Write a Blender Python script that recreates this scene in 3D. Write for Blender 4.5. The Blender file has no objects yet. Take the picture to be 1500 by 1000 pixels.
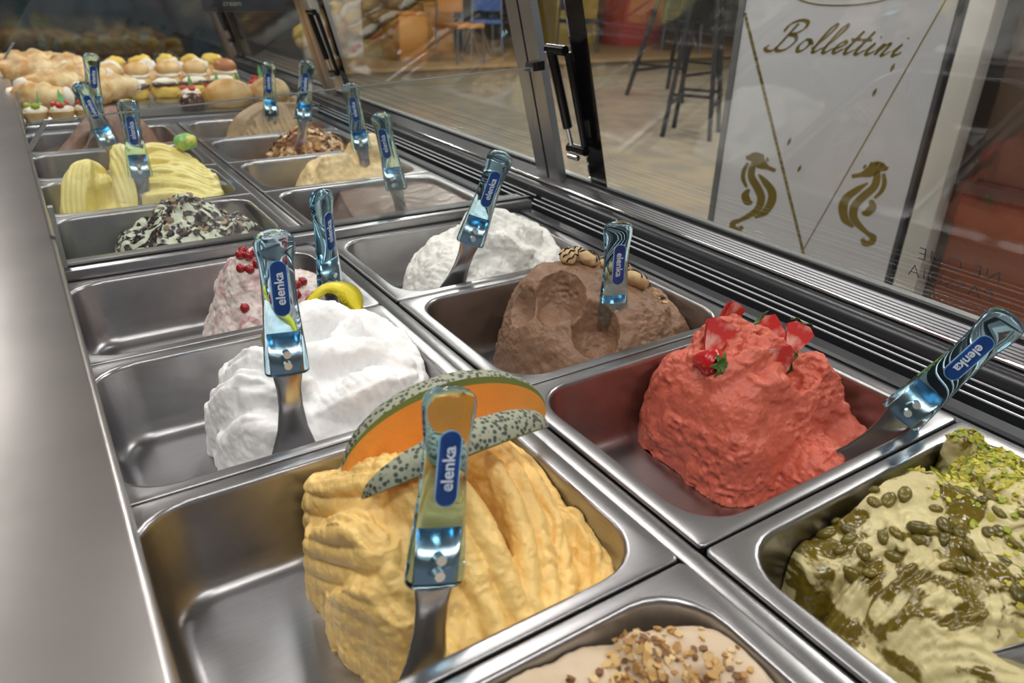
import bpy, bmesh, math, random
import numpy as np
from mathutils import Matrix, Vector
random.seed(7)
rng = np.random.default_rng(11)
sc = bpy.context.scene
COL = sc.collection
# ------------------------------------------------------------------ camera
cam_d = bpy.data.cameras.new('camera'); cam = bpy.data.objects.new('camera', cam_d); COL.objects.link(cam)
RX = (0.84110405, -0.5403316, 0.02420199); RY = (-0.2215829, -0.38505392, -0.89589871); RZ = (0.49340145, 0.74818129, -0.44359866)
cam.matrix_world = Matrix(((RX[0], -RY[0], -RZ[0], -0.36514), (RX[1], -RY[1], -RZ[1], -0.83008), (RX[2], -RY[2], -RZ[2], 0.38695), (0, 0, 0, 1)))
cam_d.sensor_width = 36; cam_d.lens = 26.035; cam_d.clip_start = .01; cam_d.clip_end = 100
cam_d.dof.use_dof = True; cam_d.dof.focus_distance = .84; cam_d.dof.aperture_fstop = 7.1
sc.camera = cam
# ------------------------------------------------------------------ world and exposure
w = bpy.data.worlds.new('world'); sc.world = w; w.use_nodes = True
w.node_tree.nodes['Background'].inputs[0].default_value = (.80, .88, 1, 1)
w.node_tree.nodes['Background'].inputs[1].default_value = .25
sc.view_settings.view_transform = 'Standard'; sc.view_settings.look = 'None'
sc.view_settings.exposure = .15; sc.view_settings.gamma = 1; sc.view_settings.use_curve_mapping = False
LAMP_POWER = 17

# ------------------------------------------------------------------ material helpers
MATS = {}
def newmat(name):
    m = bpy.data.materials.new(name); m.use_nodes = True; MATS[name] = m
    return m, m.node_tree.nodes, m.node_tree.links, m.node_tree.nodes['Principled BSDF']
def N(nt, typ, **kw):
    n = nt.new(typ)
    for k, v in kw.items(): setattr(n, k, v)
    return n
def pbr(name, col, rough=.5, metal=0, bump=0, bscale=100, var=0, vscale=20, spec=.5, sss=0, detail=4, coat=0, trans=0, ior=1.45, stretch=None):
    m, ns, ls, b = newmat(name)
    b.inputs['Base Color'].default_value = (*col, 1); b.inputs['Roughness'].default_value = rough; b.inputs['Metallic'].default_value = metal
    b.inputs['Specular IOR Level'].default_value = spec; b.inputs['IOR'].default_value = ior
    b.inputs['Transmission Weight'].default_value = trans; b.inputs['Coat Weight'].default_value = coat
    if sss:
        b.inputs['Subsurface Weight'].default_value = sss; b.inputs['Subsurface Radius'].default_value = (.006, .005, .004); b.inputs['Subsurface Scale'].default_value = 1
    tc = N(ns, 'ShaderNodeTexCoord'); vec = tc.outputs['Object']
    if stretch:
        mp = N(ns, 'ShaderNodeMapping'); mp.inputs['Scale'].default_value = stretch; ls.new(vec, mp.inputs[0]); vec = mp.outputs[0]
    if var:
        n = N(ns, 'ShaderNodeTexNoise'); n.inputs['Scale'].default_value = vscale; n.inputs['Detail'].default_value = 5; ls.new(vec, n.inputs['Vector'])
        mx = N(ns, 'ShaderNodeMix', data_type='RGBA'); 
        mx.inputs[6].default_value = (*[c * (1 - var) for c in col], 1); mx.inputs[7].default_value = (*[min(1, c * (1 + var)) for c in col], 1)
        ls.new(n.outputs['Fac'], mx.inputs[0]); ls.new(mx.outputs[2], b.inputs['Base Color'])
    if bump:
        n = N(ns, 'ShaderNodeTexNoise'); n.inputs['Scale'].default_value = bscale; n.inputs['Detail'].default_value = detail; ls.new(vec, n.inputs['Vector'])
        bp = N(ns, 'ShaderNodeBump'); bp.inputs['Strength'].default_value = bump; bp.inputs['Distance'].default_value = .002
        ls.new(n.outputs['Fac'], bp.inputs['Height']); ls.new(bp.outputs[0], b.inputs['Normal'])
    return m
def two_tone(name, a, b_, scale=20, lo=.48, hi=.54, rough=.5, rough2=None, bump=.3, bscale=150, voronoi=False, sss=0, detail=6, distort=0):
    m, ns, ls, b = newmat(name)
    tc = N(ns, 'ShaderNodeTexCoord')
    n = N(ns, 'ShaderNodeTexVoronoi' if voronoi else 'ShaderNodeTexNoise'); n.inputs['Scale'].default_value = scale
    if not voronoi: n.inputs['Detail'].default_value = detail; n.inputs['Distortion'].default_value = distort
    ls.new(tc.outputs['Object'], n.inputs['Vector'])
    r = N(ns, 'ShaderNodeMapRange'); r.inputs[1].default_value = lo; r.inputs[2].default_value = hi
    ls.new(n.outputs['Distance' if voronoi else 'Fac'], r.inputs[0])
    mx = N(ns, 'ShaderNodeMix', data_type='RGBA'); mx.inputs[6].default_value = (*a, 1); mx.inputs[7].default_value = (*b_, 1)
    ls.new(r.outputs[0], mx.inputs[0]); ls.new(mx.outputs[2], b.inputs['Base Color'])
    if rough2 is None: b.inputs['Roughness'].default_value = rough
    else:
        rr = N(ns, 'ShaderNodeMapRange'); rr.inputs[3].default_value = rough; rr.inputs[4].default_value = rough2
        ls.new(r.outputs[0], rr.inputs[0]); ls.new(rr.outputs[0], b.inputs['Roughness'])
    if bump:
        n2 = N(ns, 'ShaderNodeTexNoise'); n2.inputs['Scale'].default_value = bscale; n2.inputs['Detail'].default_value = 5; ls.new(tc.outputs['Object'], n2.inputs['Vector'])
        bp = N(ns, 'ShaderNodeBump'); bp.inputs['Strength'].default_value = bump; bp.inputs['Distance'].default_value = .002
        ls.new(n2.outputs['Fac'], bp.inputs['Height']); ls.new(bp.outputs[0], b.inputs['Normal'])
    return m
def island(name, cols, rough=.5, spec=.5):
    m, ns, ls, b = newmat(name)
    g = N(ns, 'ShaderNodeNewGeometry'); cr = N(ns, 'ShaderNodeValToRGB'); cr.color_ramp.interpolation = 'CONSTANT'
    e = cr.color_ramp.elements
    while len(e) < len(cols): e.new(.5)
    for i, c in enumerate(cols): e[i].position = i / len(cols); e[i].color = (*c, 1)
    ls.new(g.outputs['Random Per Island'], cr.inputs[0]); ls.new(cr.outputs[0], b.inputs['Base Color'])
    b.inputs['Roughness'].default_value = rough; b.inputs['Specular IOR Level'].default_value = spec
    return m
def thin_glass(name, tint=(1, 1, 1), gain=1.0, rough=0.0, ior=1.5):
    m = bpy.data.materials.new(name); m.use_nodes = True; ns = m.node_tree.nodes; ls = m.node_tree.links; ns.clear()
    out = N(ns, 'ShaderNodeOutputMaterial'); mix = N(ns, 'ShaderNodeMixShader'); t = N(ns, 'ShaderNodeBsdfTransparent'); g = N(ns, 'ShaderNodeBsdfGlossy')
    t.inputs[0].default_value = (*tint, 1); g.inputs['Roughness'].default_value = rough; g.inputs[0].default_value = (gain, gain, gain, 1)
    geo = N(ns, 'ShaderNodeNewGeometry'); mr = N(ns, 'ShaderNodeMapRange'); mr.inputs[3].default_value = ior; mr.inputs[4].default_value = 1 / ior
    fr = N(ns, 'ShaderNodeFresnel')
    ls.new(geo.outputs['Backfacing'], mr.inputs[0]); ls.new(mr.outputs[0], fr.inputs['IOR'])
    ls.new(fr.outputs[0], mix.inputs[0]); ls.new(t.outputs[0], mix.inputs[1]); ls.new(g.outputs[0], mix.inputs[2]); ls.new(mix.outputs[0], out.inputs[0])
    MATS[name] = m
    return m
def emit(name, col, st):
    m, ns, ls, b = newmat(name)
    b.inputs['Base Color'].default_value = (*col, 1); b.inputs['Emission Color'].default_value = (*col, 1); b.inputs['Emission Strength'].default_value = st
    return m

STEEL = pbr('pan_steel', (.365, .36, .37), .31, 1, bump=.03, bscale=60, stretch=(4, 40, 4), var=.10, vscale=14)
STEEL_IN = STEEL
COUNTER = pbr('counter_steel', (.44, .42, .41), .30, 1, bump=.16, bscale=22, var=.16, vscale=11)
POLISHED = pbr('polished_steel', (.72, .72, .74), .10, 1)
BLADE = pbr('spatula_steel', (.52, .52, .53), .20, 1)
ALU = pbr('anodised_aluminium', (.42, .42, .43), .38, 1)
GREYPAINT = pbr('grey_painted_metal', (.30, .31, .30), .40, .35)
CHROME = pbr('chrome', (.85, .85, .86), .08, 1)
DARK = pbr('dark_plastic', (.025, .027, .032), .28, 0)
DUCT = pbr('charcoal_metal', (.028, .030, .036), .35, 0)
BLACK = pbr('black_gloss', (.006, .006, .007), .16)
BLACKM = pbr('black_powder_coat', (.02, .021, .024), .45)
SLATW = pbr('slat_white_edge', (.72, .74, .77), .35, .2)
TRACK = pbr('track_ridged_aluminium', (.19, .19, .20), .36, 1)
GLASS = thin_glass('clear_glass', (.965, .98, .975), 1.0)
GLASSEDGE = pbr('glass_edge', (.30, .36, .35), .15)
DARKGLASS = pbr('dark_mirror_glass', (.15, .15, .14), .07, 1)

# ------------------------------------------------------------------ mesh helpers
def link(name, me, mat=None, parent=None):
    o = bpy.data.objects.new(name, me); COL.objects.link(o)
    if mat is not None: me.materials.append(mat)
    if parent is not None: o.parent = parent
    return o
def mesh(name, V, F, mat=None, parent=None, smooth=False):
    me = bpy.data.meshes.new(name); me.from_pydata([tuple(map(float, v)) for v in V], [], F); me.update()
    if smooth: me.polygons.foreach_set('use_smooth', [True] * len(me.polygons))
    return link(name, me, mat, parent)
def bm_obj(name, bm, mat=None, parent=None, smooth=False, autos=None):
    bmesh.ops.recalc_face_normals(bm, faces=bm.faces)
    me = bpy.data.meshes.new(name); bm.to_mesh(me); bm.free()
    if smooth: me.polygons.foreach_set('use_smooth', [True] * len(me.polygons))
    if autos: me.set_sharp_from_angle(angle=math.radians(autos))
    return link(name, me, mat, parent)
def empty(name, loc=(0, 0, 0)):
    o = bpy.data.objects.new(name, None); COL.objects.link(o); o.location = loc; o.empty_display_size = .05
    return o
def tag(o, label, cat, group=None, kind=None):
    o['label'] = label; o['category'] = cat
    if group: o['group'] = group
    if kind: o['kind'] = kind
    return o
def struct(o): o['kind'] = 'structure'; return o
def bevel(bm, w, seg=2):
    bmesh.ops.bevel(bm, geom=list(bm.edges), offset=w, segments=seg, affect='EDGES', profile=.5)
def box(name, x0, x1, y0, y1, z0, z1, mat, parent=None, bev=0, smooth=False):
    bm = bmesh.new(); bmesh.ops.create_cube(bm, size=1)
    for v in bm.verts: v.co = ((x0 + x1) / 2 + v.co.x * (x1 - x0), (y0 + y1) / 2 + v.co.y * (y1 - y0), (z0 + z1) / 2 + v.co.z * (z1 - z0))
    if bev: bevel(bm, bev)
    return bm_obj(name, bm, mat, parent, smooth=bool(bev), autos=40 if bev else None)
def prism(name, poly, y0, y1, mat, parent=None, bev=0, axis='y', smooth=False):
    """polygon in (x,z) swept along y (or given plane) as one solid"""
    bm = bmesh.new()
    def P(a, b, t): return (a, t, b) if axis == 'y' else ((t, a, b) if axis == 'x' else (a, b, t))
    A = [bm.verts.new(P(a, b, y0)) for a, b in poly]; B = [bm.verts.new(P(a, b, y1)) for a, b in poly]
    n = len(poly)
    bm.faces.new(A); bm.faces.new(B[::-1])
    for i in range(n): bm.faces.new((A[i], B[i], B[(i + 1) % n], A[(i + 1) % n]))
    if bev: bevel(bm, bev, 1)
    return bm_obj(name, bm, mat, parent, smooth=smooth, autos=35 if smooth else None)
def tube(name, pts, r, mat, parent=None, n=10, caps=True):
    """round bar along a polyline; r may be a list"""
    pts = [Vector(p) for p in pts]; V = []; F = []
    up = None
    for i, p in enumerate(pts):
        d = (pts[min(i + 1, len(pts) - 1)] - pts[max(i - 1, 0)]).normalized()
        if up is None: up = d.orthogonal().normalized()
        up = (up - d * up.dot(d)).normalized(); s = d.cross(up)
        rr = r[i] if isinstance(r, (list, tuple)) else r
        for k in range(n):
            a = 2 * math.pi * k / n; V.append(p + (up * math.cos(a) + s * math.sin(a)) * rr)
    for i in range(len(pts) - 1):
        for k in range(n): F.append((i * n + k, i * n + (k + 1) % n, (i + 1) * n + (k + 1) % n, (i + 1) * n + k))
    if caps: F.append(tuple(range(n))[::-1]); F.append(tuple((len(pts) - 1) * n + k for k in range(n)))
    o = mesh(name, V, F, mat, parent, smooth=True); o.data.set_sharp_from_angle(angle=math.radians(50))
    return o
def catmull(P, n=10):
    P = [np.array(p, float) for p in P]; P = [2 * P[0] - P[1]] + P + [2 * P[-1] - P[-2]]; out = []
    for i in range(1, len(P) - 2):
        for t in np.linspace(0, 1, n, endpoint=False):
            a, b, c, d = P[i - 1:i + 3]
            out.append(.5 * ((2 * b) + (c - a) * t + (2 * a - 5 * b + 4 * c - d) * t * t + (3 * b - a - 3 * c + d) * t ** 3))
    out.append(P[-2]); return np.array(out)
def text_mesh(name, body, size, mat, parent=None, offset=0, shear=0, extrude=.0001, space=1, mirror=False):
    cu = bpy.data.curves.new(name, 'FONT'); cu.body = body; cu.size = 1; cu.align_x = 'CENTER'; cu.align_y = 'CENTER'
    cu.offset = offset / size; cu.shear = shear; cu.extrude = extrude / size; cu.space_character = space
    o = bpy.data.objects.new('tmp', cu); COL.objects.link(o)
    me = bpy.data.meshes.new_from_object(o.evaluated_get(bpy.context.evaluated_depsgraph_get()))
    bpy.data.objects.remove(o); bpy.data.curves.remove(cu); me.name = name
    me.transform(Matrix.Scale(size, 4))
    if mirror:
        me.transform(Matrix.Scale(-1, 4, (1, 0, 0))); me.flip_normals()
    me.materials.clear()
    return link(name, me, mat, parent)

# ------------------------------------------------------------------ noise
def _hash(i, j, k, s):
    h = (i * 374761393 + j * 668265263 + k * 2147483647 + s * 974634721) & 0xFFFFFFFF
    h = ((h ^ (h >> 13)) * 1274126177) & 0xFFFFFFFF
    return ((h ^ (h >> 16)) & 0xFFFF) / 65535.0
def vnoise(P, scale, seed=0):
    Q = P * scale; I = np.floor(Q).astype(np.int64); f = Q - I; f = f * f * f * (f * (f * 6 - 15) + 10); r = 0
    for a in (0, 1):
        for b in (0, 1):
            for c in (0, 1):
                r = r + _hash(I[:, 0] + a, I[:, 1] + b, I[:, 2] + c, seed) * (f[:, 0] if a else 1 - f[:, 0]) * (f[:, 1] if b else 1 - f[:, 1]) * (f[:, 2] if c else 1 - f[:, 2])
    return r - .5
def fbm(P, scale, octv=4, seed=0, gain=.5, ridged=False):
    r = 0; a = 1
    for o in range(octv):
        n = vnoise(P, scale * 2 ** o, seed + o * 17)
        r = r + a * ((.25 - np.abs(n)) * 2 if ridged else n); a *= gain
    return r

# ------------------------------------------------------------------ the room
FLOOR = two_tone('terrazzo_floor', (.42, .35, .25), (.33, .29, .23), scale=4, lo=.4, hi=.6, rough=.16, bump=0)
WALLM = pbr('pale_wall_paint', (.55, .53, .50), .7)
CEILM = pbr('grey_ceiling', (.42, .42, .43), .8)
struct(box('floor', -5, 16, -6, 22, -1.05, -.95, FLOOR))
struct(box('ceiling', -5, 16, -6, 22, 2.25, 2.35, CEILM))
struct(box('wall_back', -5, 16, 22, 22.1, -.95, 2.25, pbr('brown_wall', (.17, .13, .10), .6)))
struct(box('wall_right', 16, 16.1, -6, 22, -.95, 2.25, WALLM))
struct(box('wall_left', -5.1, -5, -6, 22, -.95, 2.25, pbr('warm_grey_wall', (.36, .34, .32), .7)))
LAMPM = emit('lamp_diffuser', (1, .97, .92), 5)
def ceiling_lamp(x, y, lx, ly, label, power=LAMP_POWER):
    e = empty('ceiling_lamp', (x, y, 2.25)); tag(e, label, 'ceiling lamp', 'ceiling lamps')
    box('housing', -lx / 2 - .02, lx / 2 + .02, -ly / 2 - .02, ly / 2 + .02, -.04, 0, ALU, e)
    box('diffuser', -lx / 2, lx / 2, -ly / 2, ly / 2, -.048, -.041, LAMPM, e)
    ld = bpy.data.lights.new('lamp_light', 'AREA'); ld.shape = 'RECTANGLE'; ld.size = lx; ld.size_y = ly; ld.energy = power; ld.color = (1, .965, .92)
    lo = bpy.data.objects.new('lamp_light', ld); COL.objects.link(lo); lo.parent = e; lo.location = (0, 0, -.055)
for i, (x, y, lx, ly) in enumerate([(-1.0, .5, .3, 1.3), (.85, 1.2, .3, 1.3), (-.55, -1.35, 1.2, .3), (-.80, 3.05, .4, .5), (-.50, 4.95, .4, .6), (3.3, .0, .3, 1.3), (2.2, 4.0, .3, 1.3), (5, 3, .3, 1.3), (5, 6.5, .3, 1.3), (1.0, -2.2, 1.2, .3), (8, 6, .3, 1.3)]):
    ceiling_lamp(x, y, lx, ly, 'long white ceiling lamp hanging over the shop, out of the picture', LAMP_POWER * (3.2 if x > 1.5 else 1))

# ------------------------------------------------------------------ the display case
L_, W_ = .36, .2739
AX0, AX1, BX0, BX1 = -.3816, -.0216, 0., .36
FAR0 = .3355
Y0, Y1 = -1.3, 2.80
case = empty('gelato_display_case', (0, 0, -.95))
tag(case, 'long stainless steel ice cream display case holding all the pans', 'display case')
def part(o): 
    o.parent = case; o.matrix_parent_inverse = Matrix.Translation((0, 0, .95)); return o
part(box('cabinet_base', -.40, .52, Y0, Y1, -.95, -.135, GREYPAINT))
part(prism('inner_front_wall', [(.362, -.135), (.372, -.135), (.372, -.006), (.362, -.006)], Y0, Y1, DUCT))
part(box('inner_rear_wall', -.398, -.388, Y0, Y1, -.135, -.012, DUCT))
part(box('column_bar', AX1 + .0015, BX0 - .0015, Y0, .289, -.03, -.004, STEEL, bev=.002))
part(box('column_bar', AX1 + .0015, BX0 - .0015, .337, 1.44, -.03, -.004, STEEL, bev=.002))
part(box('cross_beam', -.386, .404, .2795, .3345, -.03, .013, STEEL, bev=.003))
part(box('cross_beam', -.386, .404, 1.4345, 1.49, -.03, .013, STEEL, bev=.003))
# air-duct trough, slats, bullnose, rod and glass track along the front
part(prism('air_duct', [(.374, -.03), (.374, -.004), (.379, -.002), (.402, -.004), (.406, -.03)], Y0, Y1, DUCT))
part(box('duct_floor', .406, .475, Y0, Y1, -.06, -.045, BLACKM))
for ya, yb in ((Y0, .325), (.345, 1.55), (1.57, Y1)):
    for x in (.4195, .4385, .4565):
        s = part(prism('vent_slat', [(x - .001, -.045), (x + .001, -.045), (x + .001, -.0015), (x - .001, -.0015)], ya, yb, DUCT)); part(prism('slat_edge', [(x - .0011, -.0015), (x + .0011, -.0015), (x + .0011, 0), (x - .0011, 0)], ya, yb, SLATW))
bull = [(.4755, -.06), (.4655, -.03), (.463, -.008), (.4645, .004), (.4690, .012), (.4760, .0165), (.4830, .0165), (.49, .012), (.49, -.06)]
part(prism('bullnose_rail', bull, Y0, Y1, DARK, smooth=True))
part(tube('chrome_rod', [(.4868, Y0, .0195), (.4868, Y1, .0195)], .0030, CHROME, n=12))
tr = [(.4905, .010), (.4905, .0205)]
for i in range(5):
    a = .4905 + i * .0044; zz = .0205 + i * .0022
    tr += [(a + .0005, zz + .0012), (a + .0032, zz + .0028), (a + .0040, zz + .0012)]
tr += [(.5135, .0325), (.5135, .0345), (.523, .0345), (.523, .01)]
part(prism('glass_track', tr, Y0, Y1, TRACK))
part(prism('gasket', [(.5125, .0347), (.5125, .040), (.5215, .040), (.5215, .0347)], Y0, Y1, BLACKM))
part(box('front_fascia', .523, .56, Y0, Y1, -.95, .03, GREYPAINT))
LEAN = -.268
def gx(z, off=0): return .517 + LEAN * (z - .033) + off
def slanted(name, y0, y1, z0, z1, th, off, mat, parent=None):
    return prism(name, [(gx(z0, off), z0), (gx(z0, off) + th, z0), (gx(z1, off) + th, z1), (gx(z1, off), z1)], y0, y1, mat, parent)
ZT = .62
for k, py in ((1, .36), (2, 1.595)):
    pe = empty('glass_post', (gx(.03), py, .03)); tag(pe, ['', 'leaning grey metal post between the two nearest front panes', 'leaning tan-lit metal post between the far front panes'][k], 'post', 'front posts')
    for j, (a, b) in enumerate(((-.040, -.003), (.003, .040))):
        o = slanted('post_bar', py + a, py + b, -.02, ZT, .016, -.022, ALU if k < 2 else pbr('tan_lit_metal', (.45, .36, .27), .35, .8)); o.parent = pe; o.matrix_parent_inverse = pe.matrix_basis.inverted()  # far post: tan reflected light is put into the metal's base colour
    o = slanted('dark_groove', py - .003, py + .003, -.02, ZT, .010, -.018, BLACKM); o.parent = pe; o.matrix_parent_inverse = pe.matrix_basis.inverted()
part(slanted('end_post', 2.79, 2.86, -.02, ZT, .03, -.03, pbr('brown_end_post', (.16, .11, .08), .4)))
# front glass sashes
def sash(y0, y1, label, strut=True, strip=True):
    e = empty('front_glass_sash', (gx(.04), (y0 + y1) / 2, .04)); tag(e, label, 'glass pane', 'front glass panes')
    inv = Matrix.Translation((-gx(.04), -(y0 + y1) / 2, -.04))
    def P(o): o.parent = e; o.matrix_parent_inverse = inv; return o
    P(slanted('pane', y0, y1, .041, ZT, .005, 0, GLASS))
    if strip:
        P(slanted('black_edge_strip', y1 - .046, y1 - .001, .041, ZT, .0015, -.0018, BLACK))
        P(slanted('bright_edge_trim', y1 - .0005, y1 + .004, .041, ZT, .006, -.002, CHROME))
    if strut:
        ys = y1 + .016
        b0 = (gx(.105, -.022), ys, .105); b1 = (gx(.30, -.022), ys + .008, .275)
        mid = tuple(b0[i] + (b1[i] - b0[i]) * .22 for i in range(3))
        st = P(tube('gas_strut', [b1, mid], .0088, BLACK, n=14))
        P(tube('strut_rod', [mid, b0], .0042, CHROME))
        arm = P(tube('lift_arm', [(gx(.105, -.014), y1 - .014, .105), (gx(.29, -.014), y1 - .010, .272)], .0065, BLACK))
        for c, yy in ((b0, b0[1]), (b1, b1[1])):
            P(tube('ball_joint', [(c[0], c[1] + .010, c[2]), (c[0] + .004, c[1] - .036, c[2])], .0085, BLACK, n=14))
        P(tube('chrome_pin', [(b0[0] - .003, b0[1] + .004, b0[2] - .014), (b0[0] - .003, b0[1] - .022, b0[2] - .014)], .0055, CHROME))
    return e
sash(-.83, .246, 'large clear front pane of the case in front of the white banner')
sash(.405, 1.475, 'clear front pane of the case beside the far ice cream pans')
sash(1.64, 2.70, 'farthest clear front pane of the case beside the pastries')
for a, b, lab in ((.2515, .318, 'narrow clear glass strip between the near post and the black pane edge'), (1.481, 1.553, 'narrow clear glass strip beside the tan-lit far post')):
    tag(slanted('fixed_glass_strip', a, b, .036, ZT, .004, .003, GLASS), lab, 'glass strip')
# mirrored sticker lettering on the near pane
def on_glass(o, y, z, ang=0):
    nrm = Vector((1, 0, -LEAN)).normalized(); u = Vector((0, -1, 0)); v = nrm.cross(u) * -1
    v = Vector((LEAN, 0, 1)).normalized()
    R = Matrix((u, v, u.cross(v))).transposed().to_4x4()
    o.matrix_world = Matrix.Translation((gx(z, .0056), y, z)) @ R @ Matrix.Rotation(ang, 4, 'Z')
    return o
INK = pbr('glass_lettering_ink', (.10, .11, .14), .5)
stick = empty('glass_sticker', (gx(.06, .0056), -.47, .06)); tag(stick, 'faint mirrored lettering stuck on the outside of the near front pane', 'lettering')
for body, y, z in (('NE OME', -.437, .100), ('PASSOIA', -.430, .075)):
    o = text_mesh('lettering', body, .024, INK, offset=-.0004, mirror=True, extrude=.00005, space=1.15); on_glass(o, y, z)
    mw = o.matrix_world.copy(); o.parent = stick; o.matrix_parent_inverse = Matrix.Translation((-gx(.06, .0056), .47, -.06)); o.matrix_basis = mw
# divider glasses
def divider(y, zl, zr, label, low=True):
    poly = [(-.3575, .0135), (.41, .0135), (gx(zr, -.045), zr), (-.366 + .75 * (zl - .188), zl), (-.3655, .188), (-.3655, .10), (-.3575, .09)]
    if not low: poly = [(-.3575, .0135), (.41, .0135), (gx(zr, -.045), zr), (-.366 + .75 * (zl - .188), zl), (-.3655, .188), (-.3575, .09)]
    e = empty('glass_divider', (0, y, .0135)); tag(e, label, 'glass divider', 'glass dividers')
    inv = Matrix.Translation((0, -y, -.0135))
    def P(o): o.parent = e; o.matrix_parent_inverse = inv; return o
    P(prism('pane', poly, y - .003, y + .003, GLASS))
    a, b = Vector((-.366 + .75 * (zl - .188), 0, zl)), Vector((gx(zr, -.045), 0, zr))
    P(prism('polished_top_edge', [(a.x, a.z), (b.x, b.z), (b.x, b.z + .0014), (a.x, a.z + .0014)], y - .0032, y + .0032, pbr('glass_top_edge', (.42, .44, .42), .15, .6)))
    P(prism('bottom_seal', [(-.3575, .0125), (.41, .0125), (.41, .0155), (-.3575, .0155)], y - .0045, y + .0045, BLACKM))
    P(box('side_channel', -.3595, -.3535, y - .006, y + .006, .0135, .098, GREYPAINT))
    P(prism('slanted_channel', [(-.366, .172), (-.360, .172), (-.333, .208), (-.339, .208)], y - .006, y + .006, GREYPAINT))
    if low: 
        P(prism('clip', [(b.x - .018, b.z - .006), (b.x + .012, b.z - .004), (b.x + .010, b.z + .012), (b.x - .016, b.z + .008)], y - .010, y + .010, POLISHED))
    return e
divider(.300, .205, .243, 'low clear glass divider between the near and far ice cream pans')
divider(1.462, .36, .40, 'clear glass divider between the far pans and the pastries', low=False)
# dark end panel
o = prism('end_panel', [(-.45, .0), (.47, .0), (gx(.55, -.05), .55), (-.45, .55)], 2.76, 2.775, DARKGLASS)
tag(o, 'dark mirror-like glass panel closing the far end behind the pastries', 'end panel')
# header with lettering at the far canopy
hd = empty('header_sign', (.31, 1.75, .285)); tag(hd, 'dark header rail with small grey lettering at the top above the pastries', 'sign')
o = box('rail', -.13, .12, -.012, .012, -.022, .09, DARK, hd, bev=.003)
t_ = text_mesh('lettering', 'cream', .022, pbr('dim_lettering', (.30, .30, .27), .5), hd); t_.matrix_basis = Matrix.Translation((-.045, -.0125, .002)) @ Matrix.Rotation(math.radians(90), 4, 'X')
# server-side worktop
def worktop():
    bm = bmesh.new()
    prof = [(-1.05, .02), (-1.05, .06), (-.366, .06), (-.3615, .0585), (-.3595, .054), (-.3595, -.01), (-.3635, -.01), (-.3635, .02)]
    A = [bm.verts.new((x, -1.2, z)) for x, z in prof]; B = [bm.verts.new((x, 2.75, z)) for x, z in prof]
    for i in range(len(prof)): bm.faces.new((A[i], B[i], B[(i + 1) % len(prof)], A[(i + 1) % len(prof)]))
    bm.faces.new(A); bm.faces.new(B[::-1])
    return bm_obj('steel_worktop', bm, COUNTER, smooth=True, autos=60)
wt = empty('server_counter', (-.7, .8, -.95)); tag(wt, 'brushed steel server-side counter ledge running along the left', 'counter')
o = worktop(); o.parent = wt; o.matrix_parent_inverse = wt.matrix_basis.inverted()
o = box('counter_body', -1.03, -.41, -1.15, 2.70, -.95, .019, GREYPAINT); o.parent = wt; o.matrix_parent_inverse = wt.matrix_basis.inverted()

# ------------------------------------------------------------------ pans
def rrect(x0, x1, y0, y1, r, z, n=7):
    P = []
    for cx, cy, a0 in ((x1 - r, y1 - r, 0), (x0 + r, y1 - r, 90), (x0 + r, y0 + r, 180), (x1 - r, y0 + r, 270)):
        for k in range(n):
            a = math.radians(a0 + 90 * k / (n - 1)); P.append((cx + r * math.cos(a), cy + r * math.sin(a), z))
    return P
def make_pan():
    w, h = L_ - .001, W_ - .0028
    loops = []
    def lp(ix, iy, r, z): loops.append(rrect(ix, w - ix, iy, h - iy, r, z))
    lp(.0015, .0015, .004, -.008); lp(.0, .0, .005, -.0068); lp(0, 0, .005, -.0015); lp(.0006, .0006, .005, -.0004); lp(.0018, .0018, .006, 0)
    lp(.0145, .0105, .046, -.0004); lp(.0160, .0120, .046, -.0006); lp(.0178, .0138, .046, -.0022); lp(.0188, .0148, .0455, -.006)
    lp(.0245, .0205, .042, -.070); lp(.0265, .0225, .041, -.080); lp(.0300, .0260, .039, -.087); lp(.0355, .0315, .036, -.0915); lp(.043, .039, .032, -.0935)
    V = []; F = []; n = len(loops[0])
    for l in loops: V += l
    for i in range(len(loops) - 1):
        for k in range(n): F.append((i * n + k, i * n + (k + 1) % n, (i + 1) * n + (k + 1) % n, (i + 1) * n + k))
    F.append(tuple((len(loops) - 1) * n + k for k in range(n)))
    me = bpy.data.meshes.new('gelato_pan'); me.from_pydata(V, [], F); me.update()
    me.polygons.foreach_set('use_smooth', [True] * len(me.polygons)); me.set_sharp_from_angle(angle=math.radians(55))
    me.materials.append(STEEL)
    return me
PAN = make_pan()
def pan_at(col, y0, label):
    o = bpy.data.objects.new('gelato_pan', PAN); COL.objects.link(o); o.location = (AX0 if col == 'A' else BX0, y0 + .0014, 0)
    tag(o, label, 'pan', 'steel pans in the display case'); return o
FLAV = {('B', 0): 'white fluffy', ('A', 0): 'red-currant', ('B', 1): 'chocolate with biscuits', ('A', 1): 'white lemon', ('B', 2): 'strawberry', ('A', 2): 'yellow mango and melon', ('B', 3): 'pistachio', ('A', 3): 'beige hazelnut'}
for (c, r), f_ in FLAV.items(): pan_at(c, -r * W_, 'rectangular steel pan holding the %s ice cream' % f_)
FARF = {('B', 0): 'flat brown', ('B', 1): 'pale cream', ('B', 2): 'almond-topped', ('B', 3): 'coffee swirl', ('A', 0): 'mint and dark chocolate', ('A', 1): 'pale yellow swirl', ('A', 2): 'half-hidden low brown', ('A', 3): 'farthest milk chocolate'}
for (c, r), f_ in FARF.items(): pan_at(c, FAR0 + r * W_, 'rectangular steel pan holding the %s ice cream' % f_)

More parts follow.
